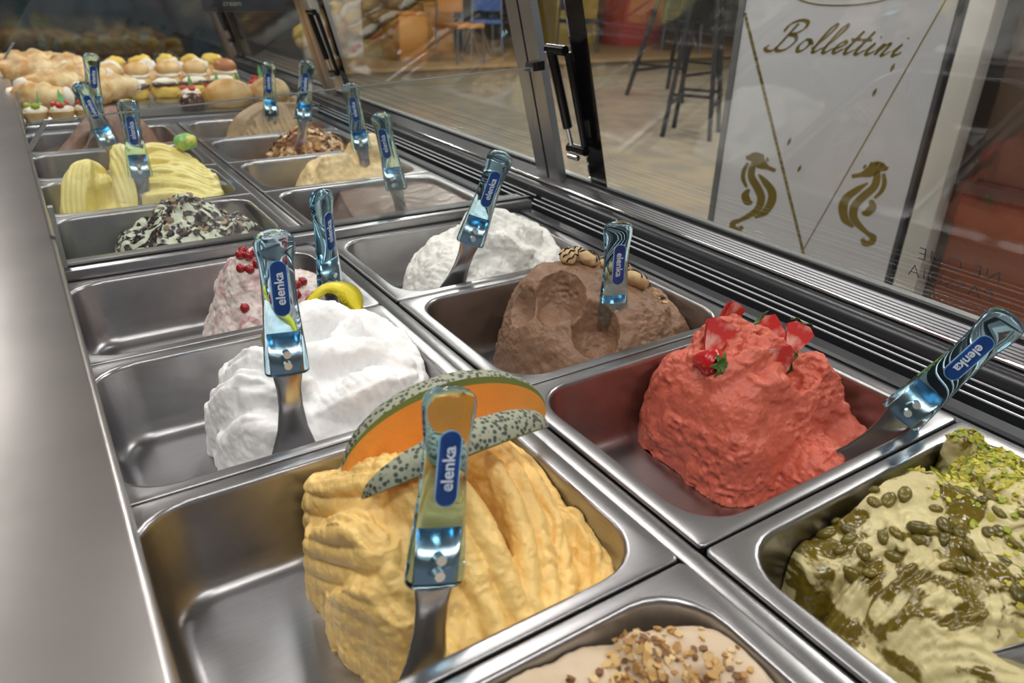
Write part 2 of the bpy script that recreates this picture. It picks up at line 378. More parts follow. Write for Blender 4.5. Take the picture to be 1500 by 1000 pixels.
# ------------------------------------------------------------------ gelato as sculpted fields
class Field:
    def __init__(s, col, y0, step=.0022):
        s.x0 = (AX0 if col == 'A' else BX0); s.y0 = y0; s.x1 = s.x0 + L_; s.y1 = y0 + W_
        s.gx = np.arange(s.x0 + .019, s.x1 - .0185, step); s.gy = np.arange(s.y0 + .016, s.y1 - .0155, step)
        s.X, s.Y = np.meshgrid(s.gx, s.gy); s.Z = np.full(s.X.shape, -1.0); s.step = step
    def put(s, Zn, k=.006):
        a, b = s.Z, Zn; h = np.clip(.5 + .5 * (a - b) / k, 0, 1); r = b * (1 - h) + a * h + k * h * (1 - h)
        s.Z = np.where((a < -.5) | (b < -.5), np.maximum(a, b), r)
    def dome(s, cx, cy, rx, ry, zt, p=2.6, a=3., b=.55, rot=0, k=.008, tx=0, ty=0, zb=-.094):
        c, n = math.cos(math.radians(rot)), math.sin(math.radians(rot)); U = ((s.X - cx) * c + (s.Y - cy) * n) / rx; V = (-(s.X - cx) * n + (s.Y - cy) * c) / ry
        d = (np.abs(U) ** p + np.abs(V) ** p) ** (1 / p)
        top = zt + tx * (s.X - cx) + ty * (s.Y - cy)
        s.put(np.where(d < 1, zb + (top - zb) * np.clip(1 - d ** a, 0, 1) ** b, -1), k)
    def stroke(s, pts, w, bulge=.012, ridges=0, ramp=.002, k=.002, n=10, drop=.03):
        P = catmull(pts, n); A, B = P[:-1], P[1:]; best = np.full(s.X.shape, 9.); zc = np.zeros_like(best); sd = np.zeros_like(best); tt = np.zeros_like(best)
        m = len(A)
        for i in range(m):
            ab = B[i][:2] - A[i][:2]; l2 = max(ab @ ab, 1e-12)
            t = np.clip(((s.X - A[i][0]) * ab[0] + (s.Y - A[i][1]) * ab[1]) / l2, 0, 1)
            dx = s.X - A[i][0] - t * ab[0]; dy = s.Y - A[i][1] - t * ab[1]; d = np.hypot(dx, dy); q = d < best
            best = np.where(q, d, best); zc = np.where(q, A[i][2] + t * (B[i][2] - A[i][2]), zc)
            sd = np.where(q, np.sign(ab[0] * dy - ab[1] * dx) * d, sd); tt = np.where(q, (i + t) / m, tt)
        ww = (np.interp(tt, np.linspace(0, 1, len(w)), w) if isinstance(w, (list, tuple)) else w) + tt * 0
        u = np.clip(best / ww, 0, 1); z = zc + bulge * (np.sqrt(np.clip(1 - u * u, 0, 1)) - 1)
        if ridges: z = z + ramp * (np.abs(np.sin(sd / ww * ridges * math.pi / 2)) - .5)
        z = z - drop * np.clip((u - .86) / .14, 0, 1) ** 2
        s.put(np.where(u < .999, z, -1), k)
    def cut(s, px, py, pz, nx, ny, nz, k=.003, mask=None):
        """trim by a plane through p with upward normal n (spatula-flat face)"""
        pl = pz - (nx * (s.X - px) + ny * (s.Y - py)) / nz
        r = np.where(s.Z > -.5, np.minimum(s.Z, np.maximum(pl, -.094)), s.Z); s.Z = r if mask is None else np.where(mask, r, s.Z)
    def scoop(s, cx, cy, cz, rx, ry, rz):
        d = 1 - ((s.X - cx) / rx) ** 2 - ((s.Y - cy) / ry) ** 2
        low = cz - rz * np.sqrt(np.clip(d, 0, 1)); s.Z = np.where((d > 0) & (s.Z > -.5), np.minimum(s.Z, np.maximum(low, -.094)), s.Z)
    def lumps(s, amp, scale, seed=0, ridged=False, octv=4):
        P = np.stack([s.X.ravel(), s.Y.ravel(), np.zeros(s.X.size)], 1); n = fbm(P, scale, octv, seed, ridged=ridged).reshape(s.X.shape)
        s.Z = np.where(s.Z > -.085, s.Z + amp * n, s.Z)
    def h(s, x, y):
        i = int(np.clip(round((x - s.gx[0]) / s.step), 0, len(s.gx) - 1)); j = int(np.clip(round((y - s.gy[0]) / s.step), 0, len(s.gy) - 1)); return float(s.Z[j, i])
    def build(s, name, mat, label, amp=.002, scale=60, octv=4, seed=1, fine=0, voxel=.0022, cat='ice cream', ridged=False, combs=(), crag=0, cscale=30, clev=5, tear=0):
        # rounded pan corners
        cr = .034; ix0, ix1, iy0, iy1 = s.x0 + .019, s.x1 - .019, s.y0 + .016, s.y1 - .016
        qx = np.maximum(np.maximum(ix0 + cr - s.X, s.X - (ix1 - cr)), 0); qy = np.maximum(np.maximum(iy0 + cr - s.Y, s.Y - (iy1 - cr)), 0)
        s.Z = np.where(np.hypot(qx, qy) > cr, -1, s.Z)
        # keep inside the tapering pan wall: shave what is lower than the wall allows
        edge = np.minimum(np.minimum(s.X - s.x0, s.x1 - s.X) - .018, np.minimum(s.Y - s.y0, s.y1 - s.Y) - .014)
        M = s.Z > -.092; ny, nx = M.shape
        Zc = np.where(M, s.Z, -.0935); idx = -np.ones(M.shape, int)
        D = M.copy(); D[1:] |= M[:-1]; D[:-1] |= M[1:]; D2 = D.copy(); D2[:, 1:] |= D[:, :-1]; D2[:, :-1] |= D[:, 1:]; D = D2
        ids = np.argwhere(D); idx[D] = np.arange(len(ids)); n = len(ids)
        top = np.stack([s.X[D], s.Y[D], Zc[D]], 1); bot = top.copy(); bot[:, 2] = np.minimum(-.096, bot[:, 2] - .004)
        bot[:, 2] = -.097
        C = D[:-1, :-1] & D[1:, :-1] & D[:-1, 1:] & D[1:, 1:]
        j, i = np.nonzero(C); a, b, c, d = idx[j, i], idx[j, i + 1], idx[j + 1, i + 1], idx[j + 1, i]
        Q = np.stack([a, b, c, d], 1)
        E = np.concatenate([Q[:, [0, 1]], Q[:, [1, 2]], Q[:, [2, 3]], Q[:, [3, 0]]]); key = {}
        es = set(map(tuple, E.tolist())); side = [(p, q) for p, q in es if (q, p) not in es]
        F = Q.tolist() + (Q[:, ::-1] + n).tolist() + [(q, p, p + n, q + n) for p, q in side]
        me = bpy.data.meshes.new(name); me.from_pydata(np.vstack([top, bot]).tolist(), [], F); me.update()
        o = bpy.data.objects.new(name, me); COL.objects.link(o)
        md = o.modifiers.new('r', 'REMESH'); md.mode = 'VOXEL'; md.voxel_size = voxel; md.use_smooth_shade = True
        m2 = bpy.data.meshes.new_from_object(o.evaluated_get(bpy.context.evaluated_depsgraph_get())); o.modifiers.clear(); o.data = m2; bpy.data.meshes.remove(me); m2.name = name
        nv = len(m2.vertices); co = np.empty(nv * 3); m2.vertices.foreach_get('co', co); co = co.reshape(-1, 3)
        no = np.empty(nv * 3); m2.vertex_normals.foreach_get('vector', no); no = no.reshape(-1, 3)
        dsp = amp * fbm(co, scale, octv, seed, ridged=ridged) * 2
        if fine: dsp = dsp + fine * fbm(co, 420, 2, seed + 5)
        if crag:
            q = fbm(co, cscale, 3, seed + 40) * clev; fl = np.floor(q); fr = q - fl; dsp = dsp + crag * (fl + np.clip((fr - .78) / .22, 0, 1)) / 2.5
        if tear:
            mk = np.clip(fbm(co, 24, 2, seed + 90) * 5 + .25, 0, 1); dsp = dsp + tear * mk * fbm(co, 130, 3, seed + 91, ridged=True)
        for (c0, rad, mode, vec, lam, am) in combs:
            dist = np.linalg.norm((co - np.array(c0)) / (np.array(rad) if isinstance(rad, tuple) else rad), axis=1)
            wgt = np.clip(1.25 - dist, 0, .5) * 2
            sp = (co @ (np.array(vec, float) / np.linalg.norm(vec))) if mode == 'line' else np.linalg.norm((co - np.array(vec)) * np.array([1, 1, .6]), axis=1)
            sp = sp + .010 * vnoise(co, 26, seed + 70)
            dsp = dsp + wgt * am * (np.abs(np.sin(math.pi * sp / lam)) ** .7 - .7)
        co = co + no * dsp[:, None]
        # stay inside the sloped pan walls and above the floor
        t = np.clip((co[:, 2] + .094) / .094, 0, 1); ins = .0265 - .0075 * t
        low = co[:, 2] < .001
        co[:, 0] = np.where(low, np.clip(co[:, 0], s.x0 + ins, s.x1 - .001 - ins), co[:, 0]); co[:, 1] = np.where(low, np.clip(co[:, 1], s.y0 + .0014 + ins - .0035, s.y1 - .0014 - ins + .0035), co[:, 1])
        co[:, 2] = np.maximum(co[:, 2], -.0932)
        m2.vertices.foreach_set('co', co.ravel()); m2.update()
        m2.polygons.foreach_set('use_smooth', [True] * len(m2.polygons)); m2.materials.clear(); m2.materials.append(mat)
        s.co = co; s.no = no
        return tag(o, label, cat)
def bits(name, field, regions, count, size, mat, parent, flat=.5, seed=3, lift=.3, kind='stuff', elong=1.4):
    """many small crumbs lying on a gelato surface, joined as one part"""
    r = np.random.default_rng(seed); up = field.no[:, 2] > .25; P = field.co[up]; Nn = field.no[up]
    V = []; F = []
    wgt = np.zeros(len(P))
    for (cx, cy, rx, ry, wt_) in regions: wgt += wt_ * np.exp(-(((P[:, 0] - cx) / rx) ** 2 + ((P[:, 1] - cy) / ry) ** 2) * 1.3)
    wgt *= (P[:, 2] > -.07); wgt = np.maximum(wgt - .12, 0); wgt /= wgt.sum()
    for q in r.choice(len(P), count, p=wgt):
        p, n = P[q], Nn[q]; sz = size * r.uniform(.6, 1.35)
        t = np.cross(n, r.normal(size=3)); t /= np.linalg.norm(t); b = np.cross(n, t)
        tl = n * r.uniform(-.6, .6); t = t + tl; t /= np.linalg.norm(t)
        c = p + n * sz * lift * r.uniform(.4, 1.4); i0 = len(V); k = 5
        for lev in (-1, 1):
            for a in range(k):
                an = 2 * math.pi * a / k + lev * .3; rr = sz * r.uniform(.65, 1.0)
                V.append(c + t * math.cos(an) * rr * elong + b * math.sin(an) * rr + n * lev * sz * flat * r.uniform(.5, 1))
        F.append(tuple(i0 + a for a in range(k))[::-1]); F.append(tuple(i0 + k + a for a in range(k)))
        for a in range(k): F.append((i0 + a, i0 + (a + 1) % k, i0 + k + (a + 1) % k, i0 + k + a))
    o = mesh(name, V, F, mat, parent); o['kind'] = kind
    return o

# ------------------------------------------------------------------ flavours
M_MANGO = pbr('mango_gelato', (.90, .62, .22), .42, bump=.35, bscale=260, var=.10, vscale=30, sss=.15)
M_LEMON = pbr('white_gelato', (.92, .92, .92), .48, bump=.25, bscale=200, sss=.15)
M_WHITE = pbr('fior_gelato', (.92, .91, .86), .5, bump=.4, bscale=220, sss=.15)
M_CHOC = pbr('chocolate_gelato', (.27, .155, .095), .5, bump=.45, bscale=240, var=.14, vscale=26)
M_STRAW = pbr('strawberry_gelato', (.62, .135, .085), .42, bump=.4, bscale=260, var=.12, vscale=24, sss=.1)
M_PIST = two_tone('pistachio_gelato', (.60, .52, .26), (.14, .10, .010), scale=19, lo=.505, hi=.545, rough=.42, rough2=.16, bump=.25, bscale=160, detail=5, distort=1.2)
M_NUT = pbr('hazelnut_gelato', (.60, .47, .33), .45, bump=.15, bscale=150, var=.05, sss=.1)
M_CURR = two_tone('currant_gelato', (.72, .64, .60), (.46, .27, .28), scale=26, lo=.50, hi=.66, rough=.5, bump=.4, bscale=200, distort=1)
M_MINT = two_tone('mint_choc_gelato', (.57, .62, .48), (.022, .014, .012), scale=24, lo=.485, hi=.505, rough=.45, rough2=.22, bump=.2, distort=2.2, detail=3)
M_YELL = pbr('pale_yellow_gelato', (.78, .68, .26), .42, bump=.15, bscale=160, sss=.1)
M_BROWN = pbr('milk_choc_gelato', (.225, .125, .09), .5, bump=.25, bscale=160, var=.08)
M_CREAM = pbr('cream_gelato', (.76, .58, .31), .45, bump=.2, bscale=140, var=.06, sss=.1)
M_ALM = two_tone('almond_gelato', (.52, .34, .15), (.16, .06, .025), scale=30, lo=.5, hi=.6, rough=.35, bump=.5, bscale=150)
M_COFF = pbr('coffee_gelato', (.40, .28, .165), .5, bump=.2, bscale=140, var=.06)
M_FLAT = pbr('flat_brown_gelato', (.16, .095, .07), .30, bump=.06, bscale=60, var=.2, vscale=12)

# mango and melon
f = Field('A', -2 * W_, .0018)
f.dome(-.145, -.405, .088, .118, -.024, tx=-.50, p=3, a=4)
f.dome(-.180, -.385, .056, .100, .030, p=2.8, a=3.5)
f.dome(-.085, -.455, .048, .075, -.034, p=2.5)
f.cut(-.20, -.430, .030, 0, -.95, 1, mask=(f.X < -.158))
f.stroke([(-.213, -.315, .0), (-.208, -.345, .022), (-.192, -.375, .044), (-.180, -.402, .050), (-.172, -.428, .040)], .022, .014, 5, .005)
f.stroke([(-.230, -.345, -.03), (-.226, -.375, .004), (-.220, -.405, .024), (-.213, -.435, .022)], .018, .012, 4, .005)
f.stroke([(-.232, -.395, -.05), (-.230, -.425, -.015), (-.222, -.450, .0), (-.214, -.472, -.012)], .016, .012, 3, .004)
f.stroke([(-.150, -.385, .052), (-.146, -.42, .048), (-.138, -.46, .024), (-.138, -.51, -.022)], [.010, .013, .014, .012], .030, 0, drop=.03)
f.stroke([(-.124, -.372, .046), (-.113, -.395, .050), (-.106, -.425, .040), (-.110, -.465, .012), (-.126, -.505, -.02)], .0120, .030, 0, drop=.03)
f.stroke([(-.122, -.362, .040), (-.097, -.385, .042), (-.087, -.42, .028), (-.093, -.465, .0), (-.113, -.512, -.03)], .0115, .030, 0, drop=.03)
f.stroke([(-.11, -.35, .032), (-.078, -.37, .028), (-.067, -.42, .010), (-.075, -.47, -.018), (-.098, -.515, -.038)], .0120, .028, 0, drop=.03)
f.stroke([(-.092, -.325, .010), (-.062, -.355, .008), (-.050, -.405, -.006), (-.058, -.45, -.020)], .015, .024, 2, .004, drop=.03)
f.stroke([(-.066, -.425, -.008), (-.048, -.455, -.016), (-.046, -.49, -.028), (-.066, -.518, -.034)], .018, .024, 3, .005, drop=.03)
f.stroke([(-.215, -.455, .012), (-.200, -.485, -.016), (-.19, -.522, -.046)], .009, .012, 0, drop=.012)
f.stroke([(-.170, -.43, .036), (-.160, -.46, .016), (-.157, -.50, -.020), (-.165, -.53, -.042)], .010, .012, 0, drop=.012)
f.dome(-.195, -.515, .045, .03, -.048); f.dome(-.12, -.512, .05, .022, -.03)
f.lumps(.004, 55, 3)
mango = f.build('mango_gelato', M_MANGO, 'yellow mango ice cream in folded ridges topped with melon slices', .0009, 95, 4, 2, fine=.0005, voxel=.0016, crag=.0022, cscale=24, clev=2.0, tear=.0014,
    combs=[((-.225, -.37, -.01), (.030, .09, .07), 'line', (.25, .55, 1), .017, .0034), ((-.165, -.36, .03), .038, 'arc', (-.15, -.42, .0), .0085, .0028), ((-.06, -.47, -.03), .05, 'arc', (-.10, -.44, -.03), .010, .0025), ((-.20, -.49, -.03), (.035, .03, .04), 'line', (1, .3, .2), .022, .002)])
F_MANGO = f
# lemon
f = Field('A', -W_, .002)
f.dome(-.145, -.125, .112, .112, .004, p=2.6, a=3.5)
f.dome(-.130, -.105, .070, .075, .018); f.dome(-.075, -.125, .045, .10, -.004); f.dome(-.220, -.125, .048, .080, -.004)
f.dome(-.235, -.19, .04, .06, -.055, b=.8)
f.stroke([(-.178, -.115, .020), (-.168, -.090, .040), (-.142, -.075, .054), (-.116, -.085, .054), (-.108, -.110, .044), (-.128, -.126, .036)], [.012, .020, .023, .022, .018, .012], .024, 0, drop=.02)
f.stroke([(-.108, -.075, .034), (-.082, -.082, .034), (-.060, -.108, .022), (-.055, -.150, .008), (-.065, -.185, -.012)], .020, .022, 0, drop=.02)
f.stroke([(-.160, -.138, .034), (-.130, -.150, .040), (-.096, -.147, .030), (-.072, -.165, .014)], .018, .020, 0, drop=.02)
f.stroke([(-.252, -.085, -.03), (-.246, -.115, .004), (-.230, -.142, .022), (-.206, -.165, .014)], .018, .018, 3, .004, drop=.02)
f.stroke([(-.232, -.075, .0), (-.218, -.105, .030), (-.200, -.135, .036), (-.184, -.160, .022)], .017, .018, 3, .004, drop=.02)
f.stroke([(-.255, -.14, -.04), (-.244, -.165, -.012), (-.226, -.185, -.006), (-.205, -.195, -.018)], .016, .016, 2, .003, drop=.02)
f.stroke([(-.180, -.188, -.008), (-.140, -.196, .012), (-.100, -.186, .012), (-.074, -.176, .0)], [.014, .021, .022, .016], .006, 0, drop=.05)
f.stroke([(-.055, -.06, .0), (-.045, -.11, -.006), (-.046, -.17, -.024)], .013, .016, 2, .003, drop=.02)
f.dome(-.215, -.235, .045, .018, -.05); f.dome(-.13, -.225, .075, .035, -.03)
f.lumps(.005, 45, 9)
lemon = f.build('lemon_gelato', M_LEMON, 'snow white lemon ice cream whipped into peaks with yellow peel', .0016, 70, 4, 5, fine=.0004, voxel=.002,
    combs=[((-.235, -.13, .0), (.035, .06, .05), 'arc', (-.19, -.09, -.02), .012, .0042), ((-.12, -.19, .0), (.06, .018, .03), 'line', (1, 0, .3), .009, .0014), ((-.06, -.12, .0), (.03, .07, .04), 'line', (.6, .2, 1), .012, .0022)])
F_LEMON = f
# white
f = Field('B', 0, .002)
f.dome(.215, .135, .135, .112, .024, p=2.4, a=3); f.dome(.215, .120, .070, .080, .052); f.dome(.295, .125, .055, .090, .012); f.dome(.325, .13, .022, .08, -.004)
f.cut(.172, .10, .052, -.9, -.25, 1, mask=f.X < .2)
f.stroke([(.20, .15, .05), (.225, .13, .064), (.25, .115, .058), (.28, .10, .036)], .020, .013, 0)
f.stroke([(.25, .16, .045), (.285, .145, .034), (.31, .12, .014)], .020, .012, 0); f.stroke([(.19, .10, .05), (.205, .075, .046), (.235, .055, .025)], .018, .012, 0)
f.lumps(.012, 38, 4)
f.build('white_gelato', M_WHITE, 'fluffy white milk ice cream mound beside the chocolate one', .0022, 70, 5, 8, fine=.0006, voxel=.002, crag=.003, cscale=20, clev=2.5, tear=.002)
# currant
f = Field('A', 0, .002)
f.dome(-.125, .125, .098, .112, .006, a=3); f.dome(-.150, .135, .058, .080, .046, a=2.4); f.dome(-.09, .115, .055, .085, .012)
f.lumps(.010, 45, 14)
curr = f.build('currant_gelato', M_CURR, 'pinkish white ice cream topped with red currants', .0022, 75, 5, 9, fine=.0006, voxel=.002, crag=.003, cscale=30); F_CURR = f
# chocolate
f = Field('B', -W_, .0018)
f.dome(.215, -.135, .115, .112, .030, p=2.6, a=3.6); f.dome(.195, -.115, .085, .090, .050, a=3); f.dome(.275, -.125, .065, .10, .016); f.dome(.318, -.14, .030, .085, .0)
f.dome(.15, -.14, .05, .10, .006)
f.cut(.150, -.17, .034, -.95, -.75, 1, mask=f.X < .215)
f.scoop(.150, -.150, .034, .034, .038, .046); f.scoop(.168, -.205, -.006, .030, .030, .034); f.scoop(.122, -.105, .010, .018, .03, .03)
f.cut(.225, -.19, .040, .25, -1.0, 1, mask=(f.X > .20) & (f.Y < -.16))
f.stroke([(.25, -.09, .034), (.285, -.115, .026), (.305, -.15, .006), (.305, -.19, -.02)], .022, .012, 0); f.stroke([(.235, -.18, .022), (.265, -.195, .012), (.295, -.185, .002)], .016, .010, 0)
f.lumps(.005, 45, 21)
choc = f.build('chocolate_gelato', M_CHOC, 'brown chocolate ice cream with scooped hollows and striped biscuits on top', .0012, 80, 5, 12, fine=.0007, voxel=.0018, crag=.0040, cscale=16, clev=2.5, tear=.0030); F_CHOC = f
# strawberry
f = Field('B', -2 * W_, .0018)
f.dome(.247, -.375, .098, .088, .024, p=4.5, a=7, b=.6); f.dome(.235, -.362, .072, .060, .042, a=3); f.dome(.312, -.40, .034, .085, -.012)
f.cut(.225, -.425, .028, -.10, -2.0, 1); f.cut(.158, -.385, .026, -2.8, -.2, 1)
f.cut(.19, -.43, .012, -1.0, -1.6, 1, mask=f.X < .205)
f.stroke([(.195, -.350, .034), (.222, -.340, .052), (.258, -.352, .050), (.280, -.378, .034)], .016, .014, 3, .004, drop=.014)
f.stroke([(.180, -.385, .028), (.208, -.394, .043), (.240, -.392, .044), (.268, -.405, .028)], .014, .014, 0, drop=.014)
f.scoop(.270, -.425, .030, .030, .026, .030)
f.dome(.265, -.475, .055, .045, -.035, a=2.2); f.dome(.305, -.455, .035, .055, -.03, a=2.4)
f.lumps(.012, 34, 31)
straw = f.build('strawberry_gelato', M_STRAW, 'coral red strawberry ice cream block with cut strawberries on top', .0014, 80, 5, 15, fine=.0008, voxel=.0017, crag=.0065, cscale=17, clev=2.4, tear=.0042, combs=[((.235, -.36, .045), .035, 'arc', (.22, -.35, .0), .010, .0025)]); F_STRAW = f
# pistachio
f = Field('B', -3 * W_, .0018)
f.dome(.225, -.685, .145, .125, -.012, p=3, a=4)
f.dome(.20, -.635, .09, .07, .006); f.dome(.30, -.62, .055, .05, .010); f.dome(.14, -.68, .075, .09, -.014)
f.stroke([(.105, -.585, -.02), (.15, -.60, .004), (.20, -.60, .014), (.235, -.62, .010)], .028, .014, 0)
f.stroke([(.075, -.645, -.055), (.105, -.640, -.022), (.14, -.645, .002), (.165, -.62, .008)], .032, .014, 7, .004)
f.stroke([(.07, -.70, -.06), (.10, -.695, -.028), (.135, -.685, -.004), (.165, -.65, .004)], .032, .014, 7, .004)
f.stroke([(.12, -.75, -.045), (.15, -.73, -.018), (.18, -.70, .0), (.20, -.665, .008)], .030, .014, 6, .004)
f.stroke([(.19, -.76, -.035), (.215, -.73, -.010), (.235, -.69, .006), (.235, -.655, .012)], .026, .014, 5, .003)
f.stroke([(.26, -.76, -.03), (.275, -.72, -.006), (.285, -.68, .008), (.27, -.645, .014)], .026, .014, 5, .003)
f.stroke([(.315, -.60, .0), (.31, -.585, .016), (.30, -.578, .020)], .014, .012, 0)
f.lumps(.010, 36, 41)
pist = f.build('pistachio_gelato', M_PIST, 'pale green pistachio ice cream streaked with glossy green-brown sauce', .0014, 70, 4, 18, fine=.0003, voxel=.0018,
    combs=[((.10, -.65, -.02), (.045, .05, .05), 'line', (.15, 1, .1), .0085, .0026), ((.13, -.71, -.02), (.06, .05, .05), 'line', (.7, .7, .0), .009, .0026), ((.22, -.73, -.0), (.05, .05, .05), 'line', (1, .35, 0), .009, .0024), ((.25, -.60, .0), (.05, .03, .05), 'arc', (.2, -.57, -.02), .012, .002)]); F_PIST = f
PIS1 = island('pistachio_crumbs', [(.50, .46, .05), (.62, .56, .09), (.38, .40, .04), (.55, .48, .06), (.27, .33, .03)], .45)
PIS2 = island('sauce_nuts', [(.13, .10, .012), (.17, .125, .015), (.10, .08, .012), (.15, .12, .02)], .28, .5)
bits('chopped_pistachio', f, [(.315, -.62, .055, .06, 1.6), (.25, -.71, .09, .03, .8), (.20, -.65, .06, .03, .3), (.26, -.60, .06, .025, .8)], 1000, .0026, PIS1, pist, .5, 5)
def kernels(name, field, regions, count, size, mat, parent, seed=3):
    r = np.random.default_rng(seed); up = field.no[:, 2] > .3; P = field.co[up]; Nn = field.no[up]; wgt = np.zeros(len(P))
    for (cx, cy, rx, ry, wt_) in regions: wgt += wt_ * np.exp(-(((P[:, 0] - cx) / rx) ** 2 + ((P[:, 1] - cy) / ry) ** 2) * 1.3)
    wgt = np.maximum(wgt - .15, 0); wgt /= wgt.sum()
    bm = bmesh.new(); bmesh.ops.create_icosphere(bm, subdivisions=2, radius=1); U = np.array([v.co[:] for v in bm.verts]); T = [tuple(v.index for v in q.verts) for q in bm.faces]; bm.free(); V = []; F = []
    for q in r.choice(len(P), count, p=wgt):
        n = Nn[q]; t = np.cross(n, r.normal(size=3)); t /= np.linalg.norm(t); b_ = np.cross(n, t); sz = size * r.uniform(.7, 1.2); i0 = len(V)
        Q = P[q] + n * sz * .12 + (U[:, :1] * t * 1.35 + U[:, 1:2] * b_ * .9 + U[:, 2:] * n * .6) * sz * (1 + .2 * vnoise(U + q, 1.5, 3))[:, None]
        V += Q.tolist(); F += [tuple(i + i0 for i in f_) for f_ in T]
    o = mesh(name, V, F, mat, parent, smooth=True); o['kind'] = 'stuff'; return o
kernels('sauce_nut', f, [(.15, -.60, .06, .03, 1), (.19, -.64, .07, .03, .8), (.22, -.69, .09, .03, .6), (.30, -.66, .05, .03, .6)], 70, .0056, PIS2, pist, 6)
# hazelnut
f = Field('A', -3 * W_, .002)
f.dome(-.175, -.685, .145, .125, -.018, p=3.4, a=5)
f.stroke([(-.33, -.63, -.03), (-.26, -.60, -.014), (-.18, -.585, -.004), (-.10, -.605, -.012)], .036, .016, 0)
f.stroke([(-.30, -.70, -.02), (-.22, -.665, -.004), (-.13, -.65, .000), (-.07, -.655, -.015)], .045, .018, 0)
f.stroke([(-.118, -.585, -.012), (-.105, -.592, .006), (-.098, -.610, .004)], .016, .014, 0); f.stroke([(-.085, -.595, -.006), (-.060, -.612, .000), (-.055, -.645, -.004), (-.060, -.69, -.02)], .022, .016, 0, drop=.02)
f.lumps(.006, 26, 51)
nut = f.build('hazelnut_gelato', M_NUT, 'smooth beige hazelnut ice cream sprinkled with chopped nuts in the foreground', .001, 45, 3, 21, voxel=.002); F_NUT = f
NUTB = island('chopped_hazelnut', [(.55, .33, .11), (.62, .42, .17), (.40, .21, .06), (.20, .09, .03), (.66, .48, .24)], .5)
bits('chopped_nuts', f, [(-.105, -.600, .020, .018, 1.3), (-.16, -.600, .06, .03, .5), (-.075, -.63, .03, .04, .7), (-.12, -.64, .06, .04, .7), (-.2, -.66, .09, .05, .3)], 420, .0028, NUTB, nut, .6, 9)
# far pans
f = Field('B', FAR0, .0026)
f.dome(.225, FAR0 + .137, .16, .135, -.012, p=6, a=14, b=.4)
f.cut(.115, FAR0 + .10, -.012, -1.6, .35, 1); f.Z = np.where(f.Z > -.02, -.012 + .002 * np.sin(f.X * 40), f.Z)
flat = f.build('flat_brown_gelato', M_FLAT, 'smooth flat brown ice cream right behind the glass divider', .0006, 40, 2, 22, voxel=.0026)
f = Field('B', FAR0 + W_, .0026)
f.dome(.225, FAR0 + W_ + .13, .125, .105, .016, a=3.4); f.dome(.285, FAR0 + W_ + .15, .075, .08, .050); f.dome(.19, FAR0 + W_ + .11, .06, .06, .032); f.cut(.2, FAR0 + W_ + .05, .03, -.2, -1.6, 1); f.lumps(.018, 30, 61)
f.build('cream_gelato', M_CREAM, 'pale cream-coloured ice cream lumps in a far pan', .0026, 50, 4, 24, voxel=.0026)
f = Field('B', FAR0 + 2 * W_, .0026)
f.dome(.23, FAR0 + 2 * W_ + .135, .125, .11, .030, a=2.2, b=.8); f.lumps(.012, 40, 71)
alm = f.build('almond_gelato', M_ALM, 'brown ice cream covered with caramel almond flakes', .003, 60, 4, 25, voxel=.0026)
bits('almond_flakes', f, [(.23, FAR0 + 2 * W_ + .12, .10, .09, 1)], 520, .0062, island('almond_flake', [(.62, .42, .20), (.45, .24, .08), (.20, .075, .025), (.70, .52, .30), (.10, .035, .015)], .35), alm, .18, 12, lift=.4)
f = Field('B', FAR0 + 3 * W_, .0026); yb = FAR0 + 3 * W_
f.dome(.215, yb + .13, .125, .11, .030, a=3); f.dome(.25, yb + .14, .07, .08, .055)
f.stroke([(.10, yb + .10, -.02), (.13, yb + .11, .03), (.18, yb + .12, .056), (.22, yb + .13, .062)], .035, .014, 3, .003)
for k in range(5): f.stroke([(.16 + .03 * k, yb + .03, -.03), (.165 + .028 * k, yb + .06, .012), (.18 + .022 * k, yb + .10, .05)], .014, .012, 2, .004)
a = np.linspace(0, 11, 40); f.stroke([(.285 + (.034 - .0028 * t) * math.cos(t), yb + .115 + (.034 - .0028 * t) * math.sin(t), .052 + .0022 * t) for t in a], .008, .009, 0, n=2)
f.build('coffee_gelato', M_COFF, 'beige coffee ice cream with a spiral swirl and ridged folds', .001, 40, 3, 26, voxel=.0026,
    combs=[((.2, yb + .05, .0), (.09, .04, .06), 'line', (1, .2, .1), .013, .0045)])
f = Field('A', FAR0, .0024); yb = FAR0
f.dome(-.165, yb + .125, .128, .112, .016, a=3.2); f.dome(-.165, yb + .14, .09, .085, .040, a=2.6); f.lumps(.022, 30, 81)
mint = f.build('mint_chocolate_gelato', M_MINT, 'pale green mint ice cream striped with dark chocolate behind the divider', .002, 55, 4, 27, voxel=.0024)
bits('chocolate_flakes', f, [(-.165, yb + .13, .115, .10, 1)], 130, .0046, island('chocolate_flake', [(.03, .018, .014), (.02, .012, .01), (.30, .19, .11), (.045, .025, .018), (.38, .26, .16)], .4), mint, .22, 13, lift=.35)
f = Field('A', FAR0 + W_, .0024); yb = FAR0 + W_
f.dome(-.19, yb + .12, .145, .105, -.015, p=2.6); f.dome(-.13, yb + .15, .08, .085, .040, a=3)
f.stroke([(-.335, yb + .07, -.06), (-.315, yb + .10, .010), (-.295, yb + .13, .052), (-.27, yb + .145, .058), (-.262, yb + .14, .03)], .026, .014, 5, .004)
f.stroke([(-.225, yb + .05, -.03), (-.225, yb + .08, .028), (-.222, yb + .11, .072), (-.215, yb + .13, .086), (-.20, yb + .135, .07)], .022, .014, 5, .004)
f.stroke([(-.30, yb + .05, -.05), (-.27, yb + .055, -.02), (-.24, yb + .05, -.015)], .026, .013, 4, .004)
